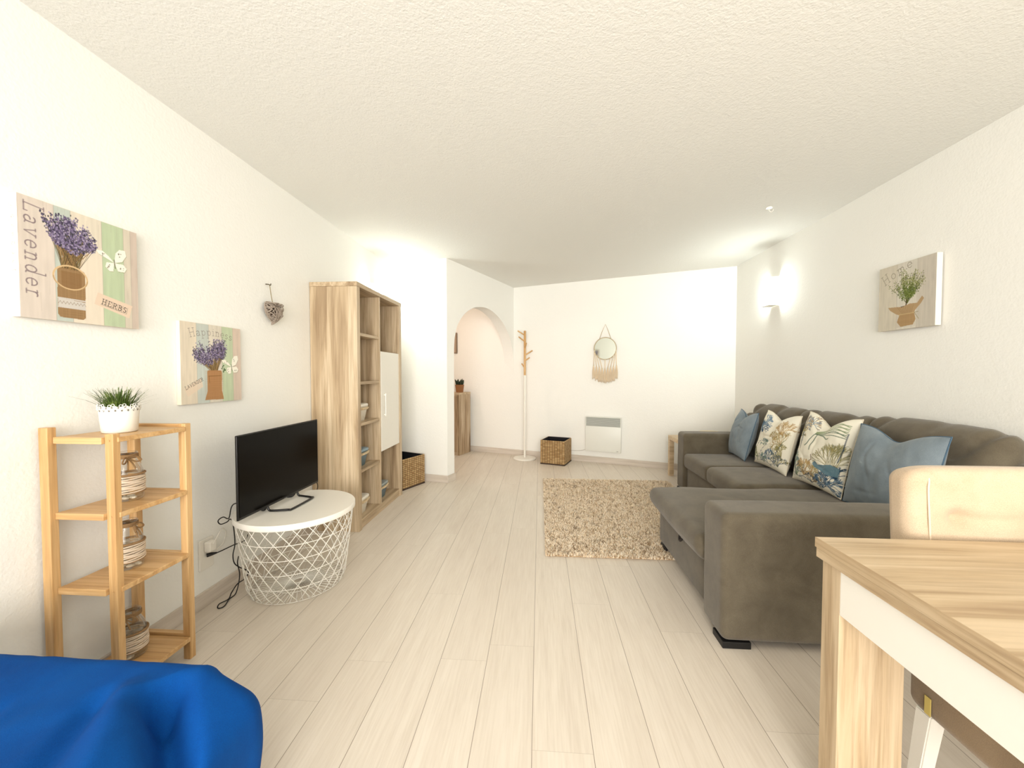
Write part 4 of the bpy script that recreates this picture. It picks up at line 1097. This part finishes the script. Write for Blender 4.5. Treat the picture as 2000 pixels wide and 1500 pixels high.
# ------------------------------------------------------------------ corner sofa
def soft(name, x0, x1, y0, y1, z0, z1, r, puff=(0, 0, 0), wob=0, N=12, m=None, par=None, M=None, deform=None, seed=0, o=(0, 0, 0)):
    bm = softbox(x1 - x0, y1 - y0, z1 - z0, r, puff, N, wob, seed, deform)
    if M: xform(bm, M)
    xform(bm, T((x0 + x1) / 2 - o[0], (y0 + y1) / 2 - o[1], z0 - o[2]))
    return obj(name, bm, m or M_sofa, par, smooth=True)
SX, SY = .792, 1.715
def sofa():
    t = thing('corner_sofa', 'taupe corner sofa with a chaise along the right wall', 'sofa', (SX, SY, 0)); o = (SX, SY, 0)
    xb1 = 2.195
    soft('armrest', SX, xb1, SY, SY + .220, .030, .592, .034, (0, .004, .004), .002, 12, None, t, o=o, seed=1)      # near arm
    soft('armrest', 1.420, xb1, 3.925, 4.125, .030, .600, .034, (0, .004, .004), .002, 12, None, t, o=o, seed=2)   # far arm
    soft('backrest_frame', 2.075, xb1 + .005, SY + .012, 4.118, .05, .80, .05, (0, 0, 0), .002, 12, None, t, o=o)
    # chaise base (storage box) and seat bases
    soft('chaise_base', .832, 2.07, SY + .222, 2.735, .045, .262, .012, (0, 0, 0), 0, 8, None, t, o=o)
    soft('seat_base', 1.452, 2.07, 2.738, 3.923, .045, .272, .012, (0, 0, 0), 0, 8, None, t, o=o)
    def slope(px, py, pz):    # the chaise front lip: underside slants back
        if px < -.55 and pz < 0: px = px + (-pz) * .30
        return px, py, pz
    soft('chaise_cushion', .768, 2.06, SY + .223, 2.795, .266, .402, .050, (.006, .004, .014), .004, 16, None, t, o=o, seed=5, deform=slope)
    soft('seat_cushion', 1.395, 2.06, 2.800, 3.372, .275, .412, .048, (.008, .003, .014), .003, 14, None, t, o=o, seed=7)
    soft('seat_cushion', 1.412, 2.06, 3.376, 3.922, .270, .408, .036, (.004, .003, .010), .003, 14, None, t, o=o, seed=9)
    def wr(seed, amp=.020):
        def f(px, py, pz):   # slack folds that run diagonally down from the top edge
            g = math.sin((py * 1.0 + pz * 1.3 - px * .6 + seed) * 19 + 2.6 * float(noi(py * 4 + seed, pz * 4, 1.5)))
            g = max(0, g) ** 3 * (.5 + .5 * float(noi(py * 3, pz * 3 + seed, 7.5)))
            k = .45 + .55 * max(0, min(1, pz / .2 + .3))
            return px + (amp * g * k if px < 0 else 0), py, pz - amp * 1.3 * g * (1 if pz > .1 else 0)
        return f
    zc = .405
    for (y0, y1, z1, sd) in ((3.190, 3.918, .905, 1.2), (2.560, 3.245, .912, 2.9), (1.865, 2.600, .930, 4.4)):
        h_ = z1 - zc
        M = RY(math.radians(9))
        soft('back_cushion', 1.965, 2.125, y0, y1, zc, z1, .078, (.022, .006, .016), .006, 34, None, t, o=o, M=M, deform=wr(sd), seed=int(sd * 10))
    for (x0, x1, y0, y1) in ((SX + .005, SX + .125, SY + .006, SY + .105), (.838, .93, 2.62, 2.730), (1.425, 1.52, 4.02, 4.12), (2.05, 2.15, SY + .006, SY + .105), (2.05, 2.15, 4.02, 4.12), (1.428, 1.455, 3.93, 4.0)):
        obj('foot', bx(x0 - o[0], x1 - o[0], y0 - o[1], y1 - o[1], 0, .0298, .002), M_foot, t)
    # pull loop of the chaise storage box
    obj('pull_loop', tube(nb(), spline([(.829 - SX, 2.330 - SY, .262), (.818 - SX, 2.315 - SY, .235), (.815 - SX, 2.30 - SY, .226), (.818 - SX, 2.285 - SY, .235), (.829 - SX, 2.27 - SY, .262)], 5), .007, 7), plain('dark_strap', (46, 40, 36), .8), t, smooth=True)
sofa()

# ------------------------------------------------------------------ scatter cushions
def cushion_mesh(w, h, th, n=90, chop=.05, seed=0, col=None, wr=.004):
    """square cushion standing on its bottom edge; front is -y. returns mesh with both sides"""
    u = np.linspace(-1, 1, n); U, V_ = np.meshgrid(u, u, indexing='ij')
    prof = ((1 - np.abs(U) ** 2.6) * (1 - np.abs(V_) ** 2.6)) ** .55
    px = U * w / 2 * (1 - .055 * (1 - V_ ** 2) * 1.0); pz = V_ * h / 2 * (1 - .05 * (1 - U ** 2))
    top = np.clip((V_ + .1) / 1.1, 0, 1)
    pz = pz - chop * np.exp(-(U / .42) ** 2) * top ** 2.2
    ridge = np.exp(-(U / (.16 + .3 * (1 - top))) ** 2) * top ** 1.4
    nn = noi(U * 2.4 + seed, V_ * 2.4, seed * 1.7) * wr * 2.2 + noi(U * 6 + seed, V_ * 5, seed * 3.1) * wr
    crease = 0
    rs = np.random.RandomState(seed)
    for _ in range(5):
        a = rs.uniform(0, PI); c = rs.uniform(-.6, .6); d = U * math.cos(a) + V_ * math.sin(a) - c
        al = -U * math.sin(a) + V_ * math.cos(a) - rs.uniform(-.4, .4)
        crease = crease + wr * 1.5 * np.exp(-(d / .05) ** 2) * np.exp(-(al / .35) ** 2)
    fr = th / 2 * prof * (1 - .55 * ridge) + (nn - crease) * prof
    bk = th / 2 * prof * (1 - .3 * ridge) + nn * prof * .5
    A = np.stack([px, -fr, pz + h / 2], -1).reshape(-1, 3); B = np.stack([px, bk, pz + h / 2], -1).reshape(-1, 3)
    # move edge vertices of the back onto the front ones
    F = np.concatenate([grid_faces(n, n), grid_faces(n, n, n * n, True)])
    C = None
    if col is not None: C = np.concatenate([col.reshape(-1, 3), col.reshape(-1, 3)])
    return npmesh('cover', np.concatenate([A, B]), F, C), px, pz + h / 2
def piping(px, pz, r, m, par):
    n = px.shape[0]
    pts = [(px[i, 0], 0, pz[i, 0]) for i in range(0, n, 3)] + [(px[-1, j], 0, pz[-1, j]) for j in range(0, n, 3)] + [(px[i, -1], 0, pz[i, -1]) for i in range(n - 1, -1, -3)] + [(px[0, j], 0, pz[0, j]) for j in range(n - 1, -1, -3)]
    out = []
    for p in pts:
        if not out or (Vector(p) - Vector(out[-1])).length > .002: out.append(p)
    if (Vector(out[0]) - Vector(out[-1])).length < .002: out.pop()
    obj('seam_piping', tube(nb(), out, r, 6, closed=True), m, par, smooth=True)
def place_cushion(name, label, mesh, m, loc, yaw, lean, group, pm, w=.45):
    me, px, pz = mesh
    t = thing(name, label, 'cushion', loc, 0, group)
    t.rotation_euler = Matrix(RZ(yaw) @ RX(-lean)).to_euler()
    obj('cover', me, m, t, smooth=True)
    piping(px, pz, .0032, pm, t)
    return t
CREAM = lin((240, 235, 218))
def coral(im, x, y, a, L, wd, cols, depth, rr, spread=.55):
    if depth == 0 or L < .004: return
    x2, y2 = x + L * math.cos(a), y + L * math.sin(a)
    im.line((x, y), (x2, y2), wd, lin(rr.choice(cols)), .9)
    for k in range(rr.choice([2, 2, 3])): coral(im, x2, y2, a + rr.uniform(-spread, spread) * 1.3, L * rr.uniform(.62, .86), max(wd * .8, .0024), cols, depth - 1, rr, spread)
def leafy(im, pts, cols, rr, r=.006):
    im.poly_line(pts, .0028, lin(cols[0]), .9)
    for a, b in zip(pts[:-1], pts[1:]):
        for k in range(3):
            t = rr.random(); x = a[0] + (b[0] - a[0]) * t; y = a[1] + (b[1] - a[1]) * t; q = rr.uniform(0, 6.3); s = rr.uniform(.006, .016)
            im.line((x, y), (x + s * math.cos(q), y + s * math.sin(q)), .003, lin(rr.choice(cols)), .85); im.disk((x + s * math.cos(q), y + s * math.sin(q)), .0032, lin(rr.choice(cols)), .85)
NAVY = [(38, 62, 84), (60, 88, 112), (46, 74, 92)]; BLU = [(96, 126, 152), (120, 148, 168), (74, 106, 136)]
OLI = [(150, 140, 84), (172, 160, 108), (122, 118, 66)]; TAN = [(190, 158, 104), (208, 182, 132), (164, 130, 84)]; GRN = [(120, 138, 96), (156, 170, 126), (88, 112, 84)]
def print_a():   # second cushion from the far end
    rr = random.Random(21); n = 210; im = Img(.46, .46, n, n, CREAM)
    for (x, y, a0, a1, cols, L, m_) in ((.03, .25, 30, 100, BLU, .038, 9), (.10, .27, 40, 120, BLU + NAVY, .034, 8), (.12, .36, 20, 110, BLU, .026, 6),
            (.40, .20, 80, 170, TAN + OLI, .036, 9), (.38, .29, 60, 150, TAN, .036, 8), (.42, .12, 90, 160, OLI, .032, 7), (.30, .24, 60, 140, TAN + OLI, .022, 5),
            (.30, .07, 10, 170, NAVY + BLU, .028, 8), (.40, .04, 60, 150, NAVY + OLI, .030, 7), (.03, .05, 20, 90, GRN + OLI, .032, 7), (.20, .17, 40, 150, GRN + BLU, .020, 5), (.22, .03, 40, 140, BLU + GRN, .024, 5)):
        for k in range(m_): coral(im, x, y, math.radians(a0 + (a1 - a0) * k / (m_ - 1)), L, .0046, cols, 5, rr)
    leafy(im, [(.04, .02), (.06, .09), (.10, .15), (.13, .22)], NAVY, rr); leafy(im, [(.09, .02), (.16, .08), (.19, .14), (.24, .19)], NAVY, rr); leafy(im, [(.14, .03), (.22, .05), (.30, .03), (.36, .05)], NAVY, rr); leafy(im, [(.36, .10), (.38, .17), (.41, .22)], NAVY, rr)
    return im
def print_b():   # larger coral cushion
    rr = random.Random(33); n = 230; im = Img(.48, .48, n, n, CREAM)
    for (x, y, a0, a1, cols, L, m_) in ((.02, .27, 40, 100, TAN + GRN, .040, 8), (.06, .36, 20, 110, TAN + BLU, .032, 8), (.14, .42, 0, 120, TAN + BLU, .020, 5),
            (.09, .03, 40, 120, NAVY + GRN, .042, 9), (.03, .10, 30, 100, GRN + BLU, .034, 6), (.19, .05, 40, 140, TAN, .036, 8), (.28, .05, 40, 130, TAN + OLI, .030, 7),
            (.40, .05, -40, 200, NAVY + BLU, .030, 11), (.45, .10, 60, 160, NAVY, .026, 6), (.36, .02, 30, 150, NAVY + BLU, .028, 7), (.25, .02, 20, 150, NAVY + TAN, .022, 6)):
        for k in range(m_): coral(im, x, y, math.radians(a0 + (a1 - a0) * k / (m_ - 1)), L, .0044, cols, 5, rr)
    for k in range(11): coral(im, .41, .13, math.radians(50 + k * 9), .055, .0034, OLI + [(150, 150, 130)], 5, rr, .35)
    im.poly_line([(.085, .34), (.088, .28), (.095, .22)], .010, lin((84, 96, 104)), .8)
    for k in range(12): im.line((.074, .225 + k * .0095), (.106, .228 + k * .0095), .0024, lin((60, 70, 78)), .8)
    for k, pts in enumerate(([(.20, .36), (.18, .31), (.17, .27), (.15, .25)], [(.22, .355), (.215, .30), (.205, .26), (.21, .23)], [(.24, .36), (.29, .35), (.32, .33), (.34, .335)])):
        im.poly_line([(p.x, p.y) for p in spline([(a, b, 0) for a, b in pts], 5)], .0085, lin((130, 142, 124)), .9)
    for k in range(9): im.poly_line([(p.x, p.y) for p in spline([(.20, .355 + k * .003, 0), (.28, .36 + k * .008, 0), (.36, .36 + k * .010 + .02 * (k % 2), 0), (.45, .35 + k * .010, 0)], 5)], .0050, lin(rr.choice(GRN)), .85)
    im.poly([(.26, .155), (.285, .168), (.31, .15), (.36, .16), (.41, .175), (.46, .165), (.46, .115), (.40, .105), (.34, .12), (.29, .128), (.265, .14)], lin((98, 130, 144)), .95)
    leafy(im, [(.03, .05), (.12, .03), (.19, .04), (.26, .02)], NAVY, rr); leafy(im, [(.14, .03), (.24, .07), (.33, .05)], NAVY, rr); leafy(im, [(.05, .02), (.08, .08), (.13, .13)], NAVY, rr)
    im.poly_line([(.235, .20), (.24, .17), (.225, .155)], .006, lin((140, 118, 92)), .9)
    im.poly_line([(.455, .38), (.457, .28), (.445, .2)], .006, lin(NAVY[0]), .8)
    return im
G_c = None
M_pipe_b = plain('blue_piping', (74, 100, 120), .9); M_pipe_c = plain('cream_piping', (226, 216, 194), .9)
def yawd(d): return -PI / 2 + math.radians(d)     # front of the cushion faces the room (-x)
ma = cushion_mesh(.41, .435, .15, 90, .065, 4)
place_cushion('scatter_cushion', 'dusty blue velvet cushion at the far end of the sofa by the side table', ma, M_blue_p, (1.815, 3.715, .428), yawd(-8), math.radians(14), None, M_pipe_b)
ima = print_a(); mb_ = cushion_mesh(.49, .46, .15, 210, .058, 6, ima.a)
place_cushion('scatter_cushion', 'smaller white coral-print cushion next to the far blue cushion', mb_, M_print, (1.850, 3.262, .430), yawd(-4), math.radians(13), None, M_pipe_c)
imb = print_b(); mc = cushion_mesh(.50, .505, .16, 230, .075, 9, imb.a)
place_cushion('scatter_cushion', 'larger white cushion printed with coral and an octopus-like tentacle pattern', mc, M_print, (1.855, 2.748, .424), yawd(-3), math.radians(13), None, M_pipe_c)
md = cushion_mesh(.50, .48, .17, 90, .06, 12)
place_cushion('scatter_cushion', 'dusty blue velvet cushion nearest the dining table, beside the near armrest', md, M_blue_p, (1.848, 2.232, .424), yawd(2), math.radians(12), None, M_pipe_b)

# ------------------------------------------------------------------ dining table and chair
def dining_table():
    X0, X1, Y0, Y1 = .757, 1.60, -.30, 1.113
    t = thing('dining_table', 'oak-look dining table with double-layer top and white apron at the right front', 'table', (X0, Y1, 0))
    def B(name, m, x0, x1, y0, y1, z0, z1, bev=.0012): return obj(name, bx(x0 - X0, x1 - X0, y0 - Y1, y1 - Y1, z0, z1, bev), m, t)
    B('table_top', M_tabX, X0, X1, Y0, Y1, .7235, .750)
    B('folding_leaf', M_tabY, X0 + .0015, X1 - .0015, Y0 + .0015, Y1 - .0015, .6965, .7220)
    B('edge_band', M_tabY, X0 - .0012, X0 - .0002, Y0, Y1, .7236, .7499, .0)
    a = .012
    for (lx0, lx1, ly0, ly1) in ((X0 + a, X0 + a + .160, Y1 - a - .062, Y1 - a), (X1 - a - .16, X1 - a, Y1 - a - .062, Y1 - a), (X0 + a, X0 + a + .16, Y0 + a, Y0 + a + .062), (X1 - a - .16, X1 - a, Y0 + a, Y0 + a + .062)):
        B('leg', M_tabZ, lx0, lx1, ly0, ly1, 0, .6958)
    for (x0, x1) in ((X0 + a, X0 + a + .018), (X1 - a - .018, X1 - a)):
        B('apron', M_white, x0, x1, Y0 + a + .0625, Y1 - a - .0625, .578, .6958)
    B('apron', M_white, X0 + a + .161, X1 - a - .161, Y1 - a - .03, Y1 - a - .012, .60, .6958)
dining_table()
def chair():
    ox, oy = 1.283, 1.02
    t = thing('dining_chair', 'beige velvet button-tufted dining chair pushed under the oak table', 'chair', (ox, oy, 0))
    # backrest: padded, tufted, facing the camera side (-y)
    W_, Hb = .475, .46; n = 60
    def tuft(px, py, pz):
        if py < 0:
            d = 0
            for bx_ in (-.112, .112):
                for bz in (-.12, .095):
                    d += .020 * math.exp(-(((px - bx_) / .022) ** 2 + ((pz - bz) / .022) ** 2)) + .010 * math.exp(-(((px - bx_) / .07) ** 2 + ((pz - bz) / .05) ** 2))
            for bz in (-.12, .095): d += .006 * math.exp(-((pz - bz) / .012) ** 2) * max(0, 1 - (px / .16) ** 4)
            py += d
        # slightly curved back, round upper corners
        py += .22 * px * px
        if abs(px) > .15: pz -= (abs(px) - .15) ** 2 * 2.2 * max(0, min(1, (pz - .02) / .2))
        return px, py, pz
    bm = softbox(W_, .075, Hb, .026, (.003, .010, .006), 54, 0, 0, tuft)
    xform(bm, T(0, 1.172 - oy, .466) @ RX(math.radians(-4)))
    bk = obj('backrest', bm, M_chair, t, smooth=True)
    M_pp = plain('beige_piping', (224, 204, 178), .8)
    for s in (-1, 1):
        pts = [(s * .192, -.0425 + .22 * .192 ** 2, z) for z in (.02, .12, .22, .32, .40)] + [(s * .188, -.041 + .22 * .19 ** 2, .425), (s * .182, -.032 + .22 * .18 ** 2, .444)]
        b2 = tube(nb(), spline(pts, 4), .0026, 6); xform(b2, T(0, 1.172 - oy, .466) @ RX(math.radians(-4))); obj('piping', b2, M_pp, bk, smooth=True)
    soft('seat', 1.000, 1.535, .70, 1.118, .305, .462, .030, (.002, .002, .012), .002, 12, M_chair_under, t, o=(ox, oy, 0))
    for (lx, ly, sx, sy) in ((1.035, 1.080, -1, 1), (1.505, 1.080, 1, 1), (1.035, .745, -1, -1), (1.505, .745, 1, -1)):
        bm = nb(); q = .021; q2 = .016; kx, ky = sx * .012, sy * .030
        lo = [bm.verts.new((lx - ox + kx + a * q2, ly - oy + ky + b * q2, 0)) for a, b in ((-1, -1), (1, -1), (1, 1), (-1, 1))]
        hi = [bm.verts.new((lx - ox + a * q, ly - oy + b * q, .3045)) for a, b in ((-1, -1), (1, -1), (1, 1), (-1, 1))]
        bm.faces.new(lo[::-1]); bm.faces.new(hi)
        for i in range(4): bm.faces.new((lo[i], lo[(i + 1) % 4], hi[(i + 1) % 4], hi[i]))
        bmesh.ops.bevel(bm, geom=bm.edges[:], offset=.003, segments=2, affect='EDGES')
        obj('leg', bm, M_white, t)
    obj('care_tag', bx(.9945 - ox, .9965 - ox, 1.040 - oy, 1.056 - oy, .322, .368, .0004), plain('yellow_tag', (206, 184, 104), .6), t)
chair()

# ------------------------------------------------------------------ bed with blue cover
def bed():
    t = thing('bed', 'bed base and mattress under the royal blue cover at the lower left', 'bed', (-1.26, -.12, 0))
    obj('base', bx(-.43, .36, -.98, .88, .06, .26, .02), plain('bed_base', (190, 184, 172), .8), t)
    obj('mattress', bx(-.43, .36, -.98, .885, .2605, .41, .05, seg=4), plain('mattress_white', (228, 224, 214), .8), t)
    for a in (-.40, .29):
        for b in (-.94, .82): obj('leg', bx(a, a + .05, b, b + .05, 0, .0595, .004), M_black, t)
    return t
bed()
def bedspread():
    xe, ye, zt = -.805, .835, .507
    n = 170; m = 210; a0, b0 = -1.700, -1.05
    a = np.linspace(a0, xe + .66, n); b = np.linspace(b0, ye + .62, m)
    A, B = np.meshgrid(a, b, indexing='ij')
    ox = np.maximum(A - xe, 0); oy = np.maximum(B - ye, 0); r = np.hypot(ox, oy); th = np.arctan2(oy, ox)
    # slope of the cloth below the edge: a long easy slope at the side, a tight turn at the foot end
    rt = np.linspace(0, 1.0, 400)
    def prof(knots):
        ph = np.radians(np.interp(rt, [k[0] for k in knots], [k[1] for k in knots])); d = rt[1] - rt[0]
        return np.concatenate([[0], np.cumsum(np.cos(ph[:-1]) * d)]), np.concatenate([[0], np.cumsum(np.sin(ph[:-1]) * d)])
    sx_, sd_ = prof([(0, 0), (.04, 30), (.14, 38), (.20, 85), (.32, 106), (1, 92)]); ex_, ed_ = prof([(0, 0), (.06, 80), (.12, 88), (1, 88)])
    wx = np.cos(th) ** 2
    out = wx * np.interp(r, rt, sx_) + (1 - wx) * np.interp(r, rt, ex_); dr = wx * np.interp(r, rt, sd_) + (1 - wx) * np.interp(r, rt, ed_)
    amp = np.clip(r / .35, 0, 1)
    out = out + (.022 * np.sin(B * 15 + 1.2 * np.sin(B * 5)) * wx + .02 * np.cos(th * 5 + .6) * (1 - wx)) * amp
    X = np.minimum(A, xe) + out * np.cos(th); Y = np.minimum(B, ye) + out * np.sin(th); Z = zt - dr
    # slack wrinkles on the top
    def crease(x0, y0, x1, y1, w_, d):
        L = math.hypot(x1 - x0, y1 - y0); ux, uy = (x1 - x0) / L, (y1 - y0) / L
        s = (X - x0) * ux + (Y - y0) * uy; t_ = -(X - x0) * uy + (Y - y0) * ux
        return -d * np.exp(-(t_ / w_) ** 2) * np.clip(s / .05, 0, 1) * np.clip((L - s) / .08, 0, 1)
    Z = Z + crease(-.85, .80, -.58, .57, .032, .105) + crease(-.95, .78, -.80, .40, .024, .022) + crease(-1.13, .74, -1.06, .50, .016, .010)
    Z = Z - crease(-.92, .80, -.70, .48, .03, .020)
    Z = Z + .010 * noi(X * 4 + 3, Y * 4, 2.2) + .004 * noi(X * 11, Y * 11, 6.2) + .0015 * noi(X * 30, Y * 22, 7.7)
    Z = np.maximum(Z, .02 + .0)
    V = np.stack([X, Y, Z], -1).reshape(-1, 3)
    o = obj('bedspread', npmesh('bedspread', V, grid_faces(n, m)), M_bed, smooth=True)
    so = o.modifiers.new('thick', 'SOLIDIFY'); so.thickness = .008; so.offset = -1
    setp(o, 'royal blue bedspread draped over the bed in the lower left corner', 'bedspread')
bedspread()
